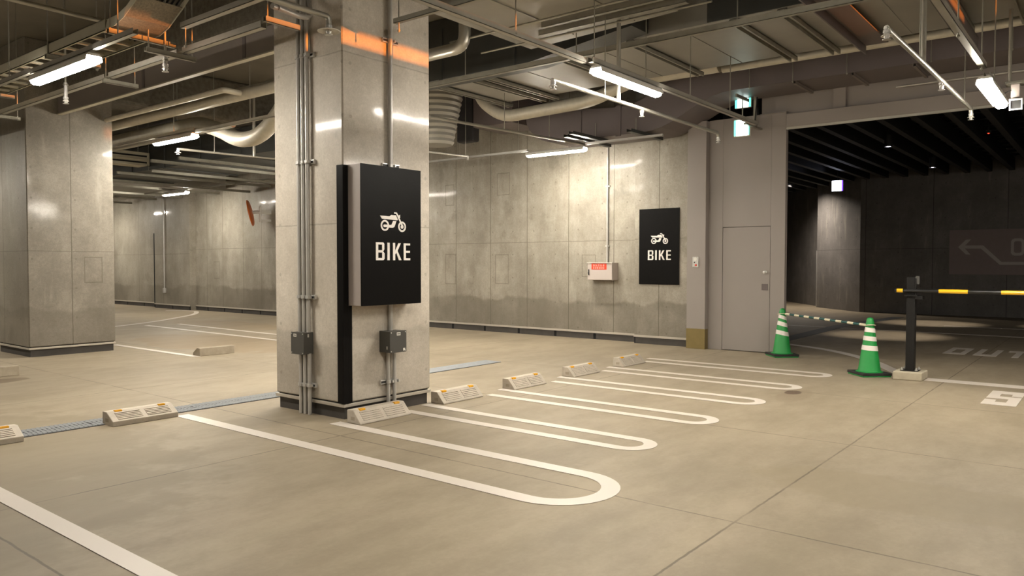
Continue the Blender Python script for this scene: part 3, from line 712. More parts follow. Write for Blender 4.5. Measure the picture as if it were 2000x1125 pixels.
# ---------------------------------------------------------------- cones, bar, barrier
def cone(loc, rz, tilt, label):
    t = thing('traffic_cone', label, 'traffic cone', loc, 'green traffic cones')
    prof = [(0.0, 0.035), (0.165, 0.035), (0.166, 0.055), (0.140, 0.062), (0.134, 0.085), (0.052, 0.655), (0.047, 0.70), (0.040, 0.735), (0.024, 0.752), (0.0, 0.756)]
    g = G().lathe(prof, (0, 0, 0), (0, 0, 1), 32)
    for p in g.v: p += Vector(loc)
    obj('cone_body', g, M_GREEN, t)
    def base(h0, h1, a, mat, nm):
        g = G(); q = [(a, a), (-a, a), (-a, -a), (a, -a)]; ca, sa = math.cos(rz), math.sin(rz)
        q = [(x * ca - y * sa + loc[0], x * sa + y * ca + loc[1]) for x, y in q]
        g.prism(q, lambda u, v: (u, v, h0), (0, 0, h1 - h0)); return obj(nm, g, mat, t, bevel=0.006)
    base(0.0, 0.018, 0.188, M_GREEN, 'base_plate')
    o = base(0.018, 0.052, 0.195, M_RUBBER, 'rubber_weight'); o['label'] = 'black rubber weight'
    rad = lambda z: 0.134 + (0.052 - 0.134) * (z - 0.085) / (0.655 - 0.085) + 0.0025
    for z0, z1 in tilt[1]:
        g = G(); n = 32; vs = []
        for z in (z0, z1):
            for j in range(n):
                a = 2 * PI * j / n; zz = z + tilt[0] * math.cos(a - math.radians(tilt[2])) ; r_ = rad(zz); vs.append((loc[0] + r_ * math.cos(a), loc[1] + r_ * math.sin(a), zz))
        g.add(vs, [[j, (j + 1) % n, n + (j + 1) % n, n + j] for j in range(n)], True)
        o = obj('reflective_band', g, M_BAND, t); o['label'] = 'white band'
    return t
cone((12.0, 4.13, 0), math.radians(42), (0.022, [(0.335, 0.40), (0.475, 0.540), (0.585, 0.640)], 130), 'green traffic cone with slanting white bands at the grey wall end')
cone((10.66, 2.53, 0), math.radians(44), (0.007, [(0.33, 0.392), (0.455, 0.512), (0.565, 0.622)], 130), 'green traffic cone beside the barrier plinth')
t = thing('cone_bar', 'green and cream striped bar linking the two green cones', 'bar', (11.3, 3.3, 0.66))
A, B = Vector((11.95, 4.06, 0.672)), Vector((10.69, 2.58, 0.652)); D = B - A
def hoop(c): return G().tube([c + Vector((0.066 * math.cos(2 * PI * i / 20), 0.066 * math.sin(2 * PI * i / 20), -0.012 * math.cos(2 * PI * i / 20 - 0.6))) for i in range(21)], 0.0055, 6, caps=False)
obj('hoop', hoop(Vector((12.0, 4.13, 0.665))), M_BARW, t); obj('hoop', hoop(Vector((10.66, 2.53, 0.652))), M_BARW, t)
for i in range(15):
    g = G().tube([A + D * (i / 15), A + D * ((i + 1) / 15)], 0.0175, 12)
    obj('cream_segment' if i % 2 == 0 else 'green_segment', g, M_BARW if i % 2 == 0 else M_BARG, t)
tag(obj('post_plinth', G().box(10.485, 1.885, 0, 10.86, 2.215, 0.105), M_PLINTH, bevel=0.012), 'low concrete plinth under the black barrier post', 'plinth')
t = thing('barrier_post', 'black square barrier post bolted on the concrete plinth', 'post', (10.675, 2.05, 0.105))
obj('shaft', G().box(10.625, 2.0, 0.112, 10.725, 2.10, 1.285), M_POST, t, bevel=0.006)
obj('base_plate', G().box(10.575, 1.95, 0.105, 10.775, 2.15, 0.115), M_POST, t, bevel=0.002)
for x in (10.593, 10.757):
    for y in (1.968, 2.132): obj('anchor_bolt', G().tube([(x, y, 0.113), (x, y, 0.148)], 0.009, 8).lathe([(0.017, 0), (0.017, 0.014), (0, 0.014)], (x, y, 0.115), (0, 0, 1), 6, False), M_STEEL, t)
obj('arm_bracket', G().box(10.598, 1.968, 1.045, 10.752, 2.118, 1.062).box(10.615, 1.915, 1.01, 10.735, 2.0, 1.055).box(10.61, 1.985, 1.06, 10.625, 2.0, 1.27), M_POST, t)
obj('catch_plate', G().box(10.62, 1.955, 1.20, 10.625, 1.998, 1.300), M_BOX, t)
t = thing('barrier_bar', 'black and yellow barrier arm lying across the black post', 'barrier arm', (10.6, 0.6, 1.10))
AX = 10.60
edges = [2.205, 2.135, 1.735, 1.425, 1.085, 0.775, 0.435, 0.125, -0.215, -0.525, -0.9]
for i in range(len(edges) - 1):
    g = G().tube([(AX, edges[i], 1.116), (AX, edges[i + 1], 1.116)], 0.0255 if i % 2 == 0 else 0.0215, 16)
    o = obj('yellow_band' if i % 2 == 0 else 'black_band', g, M_BARY if i % 2 == 0 else M_BARB, t)
obj('end_cap', G().tube([(AX, 2.225, 1.116), (AX, 2.203, 1.116)], 0.024, 16), M_BARB, t)

# ---------------------------------------------------------------- ceiling services: helpers
def pipe(nm, pts, r, mat, label, cat='pipe', group=None, rb=0.0, n=12):
    return tag(obj(nm, G().tube(bend(pts, rb) if rb else pts, r, n), mat), label, cat, group)
def channel(x0, y0, x1, y1, z, wd=0.042, h=0.042, t=0.004, up=True):
    """slotted channel, open on top, along X or Y"""
    g = G(); ax = abs(x1 - x0) > abs(y1 - y0)
    if ax:
        for a, b, c_, d_ in ((-wd / 2, 0, wd / 2, t), (-wd / 2, 0, -wd / 2 + t, h), (wd / 2 - t, 0, wd / 2, h)): g.box(x0, y0 + a, z + b, x1, y0 + c_, z + d_)
    else:
        for a, b, c_, d_ in ((-wd / 2, 0, wd / 2, t), (-wd / 2, 0, -wd / 2 + t, h), (wd / 2 - t, 0, wd / 2, h)): g.box(x0 + a, y0, z + b, x0 + c_, y1, z + d_)
    return g
def strut(x0, y0, x1, y1, z, label, group=None, wd=0.042, h=0.042, mat=None, nm='strut_channel', cat='strut'):
    return tag(obj(nm, channel(x0, y0, x1, y1, z, wd, h), mat or M_STRUT), label, cat, group)
def rod(x, y, z0, z1=4.9, label='thin threaded rod hanging a ceiling channel from the slab', group='hanger rods', r=0.006):
    if z1 == 4.9:
        for x0, x1, y0, y1, zz in ((8.3, 10.2, -6, 8.35, 4.195), (5.75, 6.95, -2, 5.75, 4.095), (7.88, 8.28, 4.5, 9.2, 4.04), (8.45, 10.2, 12.4, 20, 3.555)):
            if x0 <= x <= x1 and y0 <= y <= y1 and zz > z0 + 0.05: z1 = zz
    g = G().tube([(x, y, z0), (x, y, z1)], r, 6); g.lathe([(0, 0), (r * 2.4, 0), (r * 2.4, 0.014), (0, 0.014)], (x, y, z0 + 0.01), (0, 0, 1), 6, False)
    return tag(obj('hanger_rod', g, M_STRUT), label, 'hanger rod', group)
def sprinkler(x, y, z, plate, label, drop=0.06):
    t = thing('sprinkler', label, 'sprinkler', (x, y, z), 'sprinkler heads')
    obj('nozzle', G().lathe([(0, -0.02), (0.012, -0.02), (0.02, -0.005), (0.02, 0.02), (0.026, 0.025), (0.026, 0.045), (0.018, 0.05), (0.018, drop), (0, drop)], (x, y, z), (0, 0, 1), 12), M_STEEL, t)
    if plate: obj('collar_plate', G().lathe([(0.0, 0.012), (0.02, 0.010), (plate, 0.0), (plate, 0.004), (0.02, 0.016), (0, 0.016)], (x, y, z), (0, 0, 1), 20), M_WHITEP, t)
    obj('deflector', G().lathe([(0, -0.026), (0.03, -0.026), (0.03, -0.022), (0, -0.02)], (x, y, z), (0, 0, 1), 12), M_STEEL, t)
    return t

# ---- upper left: cable ladder, rails, sprinklers
t = thing('cable_ladder', 'long galvanized cable ladder running away at upper left', 'cable ladder', (3.28, 9.5, 3.50))
for x, nm in ((3.08, 'side_rail'), (3.47, 'side_rail')):
    obj(nm, G().box(x - 0.003, 7.02, 3.50, x + 0.003, 16.5, 3.60).box(x - 0.003, 7.02, 3.50, x + 0.018, 16.5, 3.506).box(x - 0.003, 7.02, 3.595, x + 0.018, 16.5, 3.60), M_CREAM, t)
for i in range(34): y = 7.12 + i * 0.28; obj('rung', G().box(3.083, y - 0.02, 3.508, 3.467, y + 0.02, 3.53), M_CREAM, t)
pts = [(3.275, 7.02, 3.50), (3.285, 6.86, 3.51), (3.30, 6.72, 3.56), (3.34, 6.55, 3.70), (3.40, 6.35, 3.92), (3.46, 6.15, 4.14), (3.50, 5.95, 4.36)]
t2 = thing('ladder_riser', 'mesh-floored tray bending upward from the cable ladder end', 'cable tray', (3.3, 6.6, 3.5))
def ribbon(pts, a, b, z0, z1):
    g = G(); vs = []
    for p in pts:
        for x in (a, b):
            for z in (z0, z1): vs.append((p[0] + x, p[1] - z * 0.5, p[2] + z * 0.85))
    fs = []
    for i in range(len(pts) - 1):
        o = i * 4; q = o + 4
        fs += [[o, q, q + 1, o + 1], [o + 2, o + 3, q + 3, q + 2], [o, o + 2, q + 2, q], [o + 1, q + 1, q + 3, o + 3]]
    n = len(pts) * 4; fs += [[0, 1, 3, 2], [n - 4, n - 2, n - 1, n - 3]]
    return g.add(vs, fs)
obj('side_rail', ribbon(pts, -0.20, -0.194, 0, 0.10), M_CREAM, t2); obj('side_rail', ribbon(pts, 0.194, 0.20, 0, 0.10), M_CREAM, t2)
obj('mesh_floor', ribbon(pts[:4], -0.19, 0.19, 0.012, 0.018), M_MESH, t2)
obj('mesh_floor', ribbon(pts[4:], -0.19, 0.19, 0.012, 0.018), M_MESH, t2)
g = G()
for i in range(9): x = 3.12 + i * 0.043; g.tube(bend([(x, 7.3, 3.545), (x, 6.85, 3.555), (x + 0.05, 6.5, 3.80), (x + 0.16, 6.0, 4.36)], 0.2, 4), 0.009, 6)
tag(obj('cable_run', g, M_RUBBER), 'black cables lying in the ladder and rising with the mesh tray', 'cable').__setitem__('kind', 'stuff')
strut(3.06, 6.93, 3.66, 6.93, 3.452, 'bracket channel across the cable ladder end, its face catching orange light', 'ladder bracket channels', h=0.045)
rod(3.08, 6.93, 3.45); rod(3.553, 6.90, 3.30, 4.9, 'stout rod from the ladder end bracket down to a sprinkler', 'hanger rods', 0.011)
strut(3.05, 8.25, 3.56, 8.25, 3.45, 'bracket channel under the cable ladder behind the upper left strip light', 'ladder bracket channels', h=0.045); rod(3.07, 8.25, 3.45); rod(3.53, 8.25, 3.42)
strut(3.05, 10.6, 3.56, 10.6, 3.45, 'bracket channel under the far part of the cable ladder', 'ladder bracket channels', h=0.045); rod(3.07, 10.6, 3.45)
strut(3.76, 5.64, 4.10, 5.64, 3.475, 'short bracket channel beside the front column, its face catching orange light', 'ladder bracket channels', h=0.045); rod(3.79, 5.64, 3.47)
strut(2.95, 8.3, 2.95, 16.0, 3.30, 'light rail continuing behind the upper left strip light', 'light rails', 0.045, 0.045, M_PIPE, 'light_rail', 'rail')
strut(2.95, 6.2, 2.95, 8.3, 3.285, 'light rail carrying the upper left strip light', 'light rails', 0.045, 0.045, M_PIPE, 'light_rail', 'rail'); rod(2.95, 6.5, 3.29); rod(2.95, 8.9, 3.30)
for (a, b, k) in ((5.55, 6.80, 'nearest'), (6.9, 8.3, 'second'), (8.4, 11.4, 'third'), (11.5, 15.0, 'farthest')):
    strut(3.69, a, 3.69, b, 3.385, f'{k} length of the pale cable trunking left of the front column', 'cable trunking lengths', 0.06, 0.055, M_PIPE, 'cable_trunking', 'trunking')
for y, x0, x1 in ((6.82, 3.33, 3.80), (8.33, 3.62, 3.98), (11.42, 3.55, 3.90)):
    strut(x0, y, x1, y, 3.335, {6.82: 'bracket under the trunking just left of the front column', 8.33: 'bracket under the trunking in front of the far column', 11.42: 'bracket under the trunking at the left edge'}[y], 'trunking brackets', mat=M_STRUT)
    rod(x1 - 0.03, y, 3.33); rod(x0 + 0.03, y, 3.33)
strut(3.62, 4.6, 3.62, 6.70, 3.58, 'higher short trunking length left of the front column top', None, 0.06, 0.05, M_PIPE, 'cable_trunking', 'trunking'); rod(3.62, 6.66, 3.40)
pipe('sprinkler_pipe', [(-1.0, 7.44, 3.70), (3.22, 7.44, 3.70)], 0.021, M_PIPE, 'pipe crossing the upper left corner toward the cable ladder', group='sprinkler pipes')
pipe('sprinkler_pipe', [(0.6, 4.68, 3.30), (3.67, 4.68, 3.30), (3.67, 4.68, 3.24)], 0.021, M_PIPE, 'pipe ending at the plated sprinkler before the front column', group='sprinkler pipes', rb=0.05)
sprinkler(3.67, 4.68, 3.19, 0.085, 'sprinkler with a wide round plate in front of the front column top', 0.07)
sprinkler(3.553, 6.90, 3.235, 0.03, 'sprinkler on the rod below the orange-lit ladder bracket', 0.16)
rod(3.50, 8.95, 3.36, 4.9, 'stout rod down to the sprinkler in front of the far column', 'hanger rods', 0.011)
sprinkler(3.50, 8.95, 3.20, 0.03, 'sprinkler in front of the far column beside the upper left strip light', 0.20)
for k, dx in enumerate((0.0, 0.055)):
    pipe('conduit', [(3.85 + dx, 5.66, 3.63), (4.15 + dx, 5.74, 3.64), (4.36 + dx, 5.93 - dx, 3.72), (4.44 + dx * .6, 6.03, 3.98), (4.46, 6.10 + dx, 4.5)], 0.024, M_CONDUIT, ('nearer' if k == 0 else 'farther') + ' flexible conduit sweeping up across the front column top', 'conduit', 'flexible conduits', 0.18)

# ---- beam between the columns
t = thing('steel_beam', 'deep fireproofed beam with a mauve lower casing between the two columns', 'beam', (5.2, 9.9, 3.78)); t['kind'] = 'structure'
o = obj('casing', G().box(5.0, 6.70, 3.787, 5.05, 13.08, 4.08), M_MAUVE, t); o['label'] = 'mauve grey casing'
obj('casing_lip', G().box(4.985, 6.70, 3.780, 5.06, 13.08, 3.795), M_CREAM, t)
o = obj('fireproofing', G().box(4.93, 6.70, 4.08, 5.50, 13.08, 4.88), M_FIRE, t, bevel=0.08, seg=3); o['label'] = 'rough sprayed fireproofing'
for y in (7.9, 10.3): obj('stiffener', G().box(4.990, y - 0.03, 3.80, 5.0, y + 0.03, 4.08), M_DUCTP, t)
struct(obj('beam_deep', G().box(5.70, 13.2, 4.15, 12.5, 13.9, 4.9), M_FIRE, bevel=0.05))

# ---- pipes seen between the two columns
pipe('water_pipe', [(6.05, 7.4, 3.80), (6.05, 22.0, 3.80)], 0.075, M_FOIL, 'large pale wrapped pipe running between the two columns', group='pipes between the columns')
pipe('water_pipe', [(5.72, 13.06, 3.80), (5.72, 9.54, 3.80), (5.97, 9.54, 3.80)], 0.04, M_FOIL, 'thinner pale pipe turning a right angle above the large one', group='pipes between the columns', rb=0.05)
pipe('water_pipe', [(6.55, 7.6, 4.05), (6.55, 20.0, 4.05)], 0.06, M_PIPE, 'upper grey pipe above and behind the large wrapped pipe', group='pipes between the columns')
pipe('wrapped_duct', [(7.0, 20.0, 3.85), (7.0, 12.45, 3.86), (7.0, 11.75, 3.66), (7.0, 11.25, 3.45), (7.0, 10.7, 3.44), (7.0, 10.25, 3.66), (7.0, 9.6, 4.2)], 0.125, M_FOIL, 'foil wrapped duct dipping in a U bend left of the front column', 'duct', None, 0.25, 16)
rod(7.0, 13.2, 3.85); rod(7.0, 17.0, 3.85)
pipe('water_pipe', [(6.75, 22.0, 3.64), (6.75, 11.0, 3.64)], 0.045, M_PIPE, 'grey pipe just above the strip light between the columns', group='pipes between the columns')
strut(6.42, 7.0, 6.42, 11.52, 3.525, 'light rail in front of the strip light between the columns', 'light rails', 0.045, 0.045, M_PIPE, 'light_rail', 'rail')
strut(6.40, 11.52, 6.40, 20.0, 3.56, 'light rail above and behind the strip light between the columns', 'light rails', 0.045, 0.045, M_PIPE, 'light_rail', 'rail')
for y in (10.0, 12.2, 15.0): rod(6.41, y, 3.57)
t = thing('main_duct', 'long dark rectangular duct seen between the two columns', 'duct', (9.3, 16.0, 3.56), 'rectangular ducts')
obj('sheet', G().box(8.45, 12.4, 3.56, 10.2, 20.0, 4.10), M_DKDUCT, t)
for y in (13.5, 15.0, 16.5, 18.0, 19.5): obj('flange', G().box(8.425, y - 0.02, 3.535, 10.22, y + 0.02, 4.11), M_DKDUCT, t)
for y in (13.0, 17.2): obj('hanger', G().tube([(8.44, y, 3.55), (8.44, y, 4.9)], 0.006, 6), M_STRUT, t)
t = thing('air_grille', 'cream slotted air grille box beside the far column', 'air grille', (7.95, 17.2, 3.62))
obj('casing', G().box(7.3, 17.02, 3.63, 8.35, 17.5, 3.90), M_CREAM, t)
for x in (7.4, 8.25): obj('hanger', G().tube([(x, 17.3, 3.89), (x, 17.3, 4.9)], 0.008, 6), M_STRUT, t)
g = G()
for z in (3.69, 3.83): g.box(7.3, 17.012, z - 0.018, 8.31, 17.02, z + 0.018)
obj('slot', g, M_SLOT, t)
obj('face_frame', G().box(7.3, 17.0, 3.895, 8.36, 17.03, 3.91).box(7.3, 17.0, 3.62, 8.36, 17.03, 3.635).box(7.3, 17.0, 3.75, 8.36, 17.02, 3.77).box(8.33, 17.0, 3.62, 8.36, 17.03, 3.91), M_CREAM, t)
pipe('sprinkler_pipe', [(6.69, 12.6, 3.40), (9.4, 12.2, 3.40)], 0.021, M_PIPE, 'sprinkler branch pipe right of the strip light between the columns', group='sprinkler pipes')
sprinkler(6.69, 12.6, 3.335, 0.05, 'white sprinkler below the strip light between the columns', 0.075)
pipe('sprinkler_pipe', [(8.02, 12.40, 3.40), (8.02, 12.40, 4.5)], 0.024, M_PIPE, 'vertical feed pipe close left of the front column', group='sprinkler pipes')
rod(7.3, 12.5, 3.39)
sprinkler(12.27, 23.3, 3.55, 0.03, 'far sprinkler at the pilaster near the small strip light')
strut(10.95, 15.0, 10.95, 30.0, 3.485, 'light rail of the small far strip light', 'light rails', 0.045, 0.045, M_PIPE, 'light_rail', 'rail')
k = 0
for (y, x0, x1, z) in ((14.3, 7.6, 12.4, 3.46), (15.4, 7.6, 11.8, 3.50), (16.6, 8.2, 12.4, 3.44), (17.8, 8.0, 12.0, 3.48), (19.4, 8.2, 12.4, 3.46), (21.0, 8.6, 12.4, 3.50), (22.6, 8.4, 12.1, 3.46), (24.4, 8.0, 12.2, 3.50), (26.5, 8.0, 12.4, 3.48)):
    k += 1
    strut(x0, y, x1, y, z, f'{["nearest", "second", "third", "fourth", "fifth", "sixth", "seventh", "eighth", "farthest"][k-1]} cross channel under the ducts between the columns', 'cross channels between the columns', 0.06, 0.06)
    pipe('conduit', [(x0 + 0.4, y + 0.22, z + 0.05), (x1 - 0.3, y + 0.22, z + 0.05)], 0.018, M_CONDUIT, f'{["nearest", "second", "third", "fourth", "fifth", "sixth", "seventh", "eighth", "farthest"][k-1]} cross conduit under the ducts between the columns', 'conduit', 'cross conduits between the columns')
tag(obj('main_duct', G().box(8.9, 20.3, 3.62, 12.2, 27.5, 4.2), M_SHEET), 'far galvanized duct over the small strip light', 'duct', 'rectangular ducts')

# ---- right of the front column: rails, ducts, channels
strut(1.2, 4.12, 6.30, 4.12, 3.40, 'long light rail crossing the ceiling from the front column to the right strip light', 'light rails', 0.055, 0.05, M_PIPE, 'light_rail', 'rail')
strut(6.30, 4.05, 10.6, 4.05, 3.40, 'light rail running on past the right strip light toward the exit sign', 'light rails', 0.055, 0.05, M_PIPE, 'light_rail', 'rail')
for x in (5.2, 6.45, 7.5, 8.6, 9.8): rod(x, 4.1, 3.41)
strut(4.73, 3.0, 4.73, 5.10, 3.585, 'short strut with a rod end in front of the column right face', None); rod(4.73, 5.05, 3.50)
strut(7.33, -2.0, 7.33, 7.4, 3.79, 'long strut channel crossing the ceiling right of the front column', None, 0.055, 0.06)
for y in (6.6, 4.9, 3.0, 1.2): rod(7.33, y, 3.79, 4.85)
strut(6.82, 3.4, 6.82, 5.0, 4.03, 'first of the paired ceiling channels above the right strip light', 'paired ceiling channels', 0.055, 0.06)
strut(7.05, 3.4, 7.05, 5.2, 4.03, 'second of the paired ceiling channels above the right strip light', 'paired ceiling channels', 0.08, 0.06)
for k, x in enumerate((6.62, 7.18)):
    pipe('conduit', [(x, 3.2, 4.04), (x, 6.2, 4.04)], 0.013, M_STRUT, f'{["left", "right"][k]} conduit beside the paired ceiling channels', 'conduit', 'conduits by the paired channels')
t = thing('main_duct', 'broad galvanized duct soffit across the upper right of the ceiling', 'duct', (9.25, 1.0, 4.2), 'rectangular ducts')
obj('sheet', G().box(8.30, -6.0, 4.20, 10.20, 8.35, 4.89), M_SHEET, t)
o = obj('side_board', G().box(8.285, -6.0, 4.205, 8.30, 3.75, 4.80), M_DKDUCT, t); o['label'] = 'dark side board'
for y in (6.7, 5.3, 4.1, 2.0, 0.2): obj('seam', G().box(8.31, y - 0.006, 4.193, 10.19, y + 0.006, 4.20), M_SHEET, t)
t = thing('main_duct', 'dark upright duct side just right of the front column', 'duct', (8.1, 7.0, 4.04), 'rectangular ducts')
obj('sheet', G().prism([(6.0, 4.04), (9.2, 4.06), (9.2, 4.89), (4.5, 4.89), (4.5, 4.22), (5.0, 4.16)], lambda u, v: (7.88, u, v), (0.40, 0, 0)), M_DKDUCT, t)
for y in (6.25, 7.55): obj('flange', G().box(7.862, y - 0.03, 4.03, 7.88, y + 0.03, 4.75), M_DKDUCT, t)
t = thing('main_duct', 'near galvanized duct soffit at the top of the ceiling', 'duct', (6.3, 2.0, 4.1), 'rectangular ducts')
obj('sheet', G().prism([(5.75, -2.0), (6.95, -2.0), (6.95, 3.62), (7.42, 3.68), (7.60, 5.75), (5.75, 5.75)], lambda u, v: (u, v, 4.10), (0, 0, 0.79)), M_SHEET, t)
for y in (4.2, 5.0): obj('seam', G().box(5.76, y - 0.02, 4.088, 7.4, y + 0.02, 4.10), M_STRUT, t)
pipe('drain_pipe', [(6.60, 5.95, 4.9), (6.60, 5.95, 3.945), (6.60, 7.45, 3.945)], 0.07, M_PIPE, 'grey pipe elbow coming down beside the front column', rb=0.16, n=16)
# hanger channels across the broad duct
hc = [(8.24, 'first, leftmost'), (7.54, 'second'), (7.28, 'third'), (5.85, 'fourth'), (4.76, 'fifth'), (3.44, 'sixth'), (2.90, 'seventh'), (1.42, 'eighth'), (0.86, 'ninth')]
for y, nm in hc:
    tag(obj('hanger_channel', G().box(8.30, y - 0.05, 4.135, 10.32, y - 0.03, 4.19).box(8.30, y + 0.03, 4.135, 10.32, y + 0.05, 4.19).box(8.30, y - 0.05, 4.18, 10.32, y + 0.05, 4.192), M_STRUT),
        f'{nm} hanger channel across the broad galvanized duct soffit', 'hanger channel', 'hanger channels under the broad duct')
tag(obj('hanger_beam', G().box(7.55, 2.49, 4.02, 10.1, 2.505, 4.19).box(7.55, 2.24, 4.125, 10.1, 2.49, 4.14), M_DUCTP), 'wide brown angle across the broad duct, its edge catching orange light', 'hanger channel')
tag(obj('hanger_beam', G().box(6.6, 1.33, 3.94, 10.3, 1.35, 4.06).box(6.6, 1.44, 3.94, 10.3, 1.46, 4.06).box(6.6, 1.33, 4.05, 10.3, 1.46, 4.06), M_DUCTP), 'dark double channel catching orange light above the security camera', 'hanger channel')
# long pipes in front of the back wall
pipe('water_pipe', [(10.6, 4.55, 4.26), (10.6, -4.0, 4.24)], 0.055, M_FOIL, 'long pale pipe along the far edge of the broad duct', n=14)
pipe('wrapped_duct', [(10.6, 4.6, 4.33), (10.6, 6.05, 4.33), (10.6, 6.75, 4.10), (10.6, 8.65, 4.055), (10.6, 9.15, 4.40), (10.6, 9.3, 4.8)], 0.105, M_FOIL, 'fat foil wrapped duct dipping in front of the purple duct', 'duct', None, 0.35, 18)
# purple-grey duct with an offset
bot = [(-7.0, 4.13), (4.75, 4.13)] + [(4.75 + 1.5 * i / 10, 4.13 - 0.48 * (0.5 - 0.5 * math.cos(PI * i / 10))) for i in range(1, 11)] + [(8.0, 3.65)] + [(8.0 + 0.75 * math.sin(PI / 2 * i / 6), 3.65 + 0.55 * (1 - math.cos(PI / 2 * i / 6))) for i in range(1, 7)]
top = [(8.75, 4.25), (8.2, 4.22), (6.7, 4.12)] + [(6.7 - 1.5 * i / 8, 4.12 + 0.48 * (0.5 - 0.5 * math.cos(PI * i / 8))) for i in range(1, 9)] + [(-7.0, 4.60)]
t = thing('purple_duct', 'purple-grey painted duct with an S-shaped step above the grey door', 'duct', (11.83, 4.0, 3.65), 'purple-grey ducts')
obj('sheet', G().prism(bot + top, lambda u, v: (11.4, u, v), (0.86, 0, 0)), M_DUCTP, t)
for y in (7.55, 6.75): obj('band_joint', G().box(11.385, y - 0.05, 3.63, 11.4, y + 0.05, 4.15), M_DUCTP, t)
bot2 = [(8.95, 4.10), (9.92, 4.10), (9.92, 4.89), (8.95, 4.89)]
tag(obj('purple_duct', G().prism(bot2, lambda u, v: (11.25, u, v), (0.95, 0, 0)), M_DUCTP), 'shorter purple-grey duct end left of the stepped one', 'duct', 'purple-grey ducts')
tag(obj('flexible_duct', G().box(11.28, 9.97, 3.855, 11.5, 10.40, 4.89), M_BLKDUCT, bevel=0.04), 'black boxed duct end beside the ribbed ducting', 'duct')
pr = []
for i in range(26): pr += [(0.30 + 0.25 * i / 25 + 0.02 * (i % 2), 3.64 + i * 0.0498)]
tag(obj('ribbed_duct', G().lathe([(0, 3.64)] + pr + [(0, 3.64 + 25 * 0.0498)], (10.25, 9.95, 0), (0, 0, 1), 28), M_SHEET), 'ribbed galvanized flexible duct just right of the front column', 'duct')
for y, x0, x1, nm in ((7.36, 10.7, 12.1, 'farthest'), (7.12, 10.5, 11.6, 'middle'), (6.26, 10.9, 12.0, 'nearest')):
    strut(x0, y, x1, y, 3.585, f'{nm} of the dark channels under the low purple-grey duct', 'channels under the purple-grey duct', 0.09, 0.05, M_DKDUCT)
for y in (4.45, 3.80, 3.05, 2.0, 1.1): rod(11.36, y, 4.10, 4.9)
for y in (3.78, 2.98, 2.2): strut(11.38, y, 12.2, y, 4.085, {3.78: 'left', 2.98: 'middle', 2.2: 'right'}[y] + ' small channel under the high purple-grey duct', 'channels under the high duct', 0.04, 0.042, M_MAUVE)
# rails and pipes along the back wall
strut(11.38, 5.9, 11.38, 7.40, 3.54, 'light rail right of the back wall strip light', 'light rails', 0.045, 0.04, M_CONDUIT, 'light_rail', 'rail')
strut(11.38, 8.68, 11.38, 13.0, 3.54, 'light rail left of the back wall strip light', 'light rails', 0.045, 0.04, M_CONDUIT, 'light_rail', 'rail')
for y in (6.4, 7.2, 8.9, 10.4): rod(11.38, y, 3.55, 3.9 if y < 8 else 4.6)
pipe('sprinkler_pipe', [(8.05, 7.95, 3.60), (11.62, 7.60, 3.60), (11.62, 7.56, 3.52)], 0.022, M_PIPE, 'long thin pipe slanting past the fat foil duct to the back wall strip light', group='sprinkler pipes')
pipe('sprinkler_pipe', [(8.6, 10.25, 3.50), (10.95, 9.80, 3.50)], 0.02, M_PIPE, 'thin pipe end just right of the front column at strip light height', group='sprinkler pipes')
rod(10.9, 9.81, 3.50); rod(9.6, 7.8, 3.61); rod(10.7, 7.7, 3.61)
sprinkler(10.95, 9.80, 3.46, 0.02, 'small sprinkler at the thin pipe end right of the front column', 0.05)
pipe('sprinkler_pipe', [(5.98, 4.27, 3.20), (9.75, 4.25, 3.20), (9.78, 4.25, 3.15)], 0.021, M_PIPE, 'pale sprinkler pipe slanting down toward the exit sign', group='sprinkler pipes')
sprinkler(5.99, 4.27, 3.14, 0.04, 'sprinkler at the near end of the pale slanting pipe', 0.07)
sprinkler(7.70, 4.258, 3.135, 0.0, 'sprinkler halfway along the pale slanting pipe', 0.075)
sprinkler(9.78, 4.25, 3.10, 0.03, 'sprinkler at the exit sign end of the pale slanting pipe', 0.06)
pipe('sprinkler_pipe', [(7.19, 4.26, 3.20), (7.19, 4.26, 4.095)], 0.023, M_PIPE, 'short upright pipe feeding the pale slanting sprinkler pipe', group='sprinkler pipes'); rod(6.93, 4.27, 3.19, 4.095)
pipe('sprinkler_pipe', [(6.20, 1.39, 3.20), (9.98, 1.35, 3.20), (10.0, 1.35, 3.15)], 0.021, M_PIPE, 'pale sprinkler pipe slanting down before the ramp opening', group='sprinkler pipes')
sprinkler(6.21, 1.39, 3.14, 0.04, 'sprinkler at the near end of the pipe before the ramp opening', 0.07)
sprinkler(10.0, 1.35, 3.10, 0.035, 'sprinkler at the low end of the pipe before the ramp opening', 0.06)
sprinkler(8.3, 1.368, 3.135, 0.0, 'sprinkler halfway along the pipe before the ramp opening', 0.075)
pipe('sprinkler_pipe', [(7.48, 1.38, 3.20), (7.48, 1.38, 4.9)], 0.024, M_PIPE, 'short upright pipe feeding the pipe before the ramp opening', group='sprinkler pipes'); rod(9.6, 1.36, 3.20, 3.95); rod(7.35, 1.38, 3.2)
strut(5.2, 1.03, 8.3, 1.03, 3.26, 'light rail above the strip light by the security camera', 'light rails', 0.06, 0.05, M_PIPE, 'light_rail', 'rail')
strut(8.3, 1.0, 9.6, 1.0, 3.185, 'short rail holding the strip light by the security camera', 'light rails', 0.05, 0.04, M_PIPE, 'light_rail', 'rail')
for x in (6.9, 8.2, 9.1): rod(x, 1.03, 3.22)
tag(obj('wall_conduit', G().tube([(12.22, 2.6, 4.02), (12.22, -4, 4.02)], 0.015, 8), M_CONDUIT), 'thin conduit along the top of the panelled beam', 'conduit')

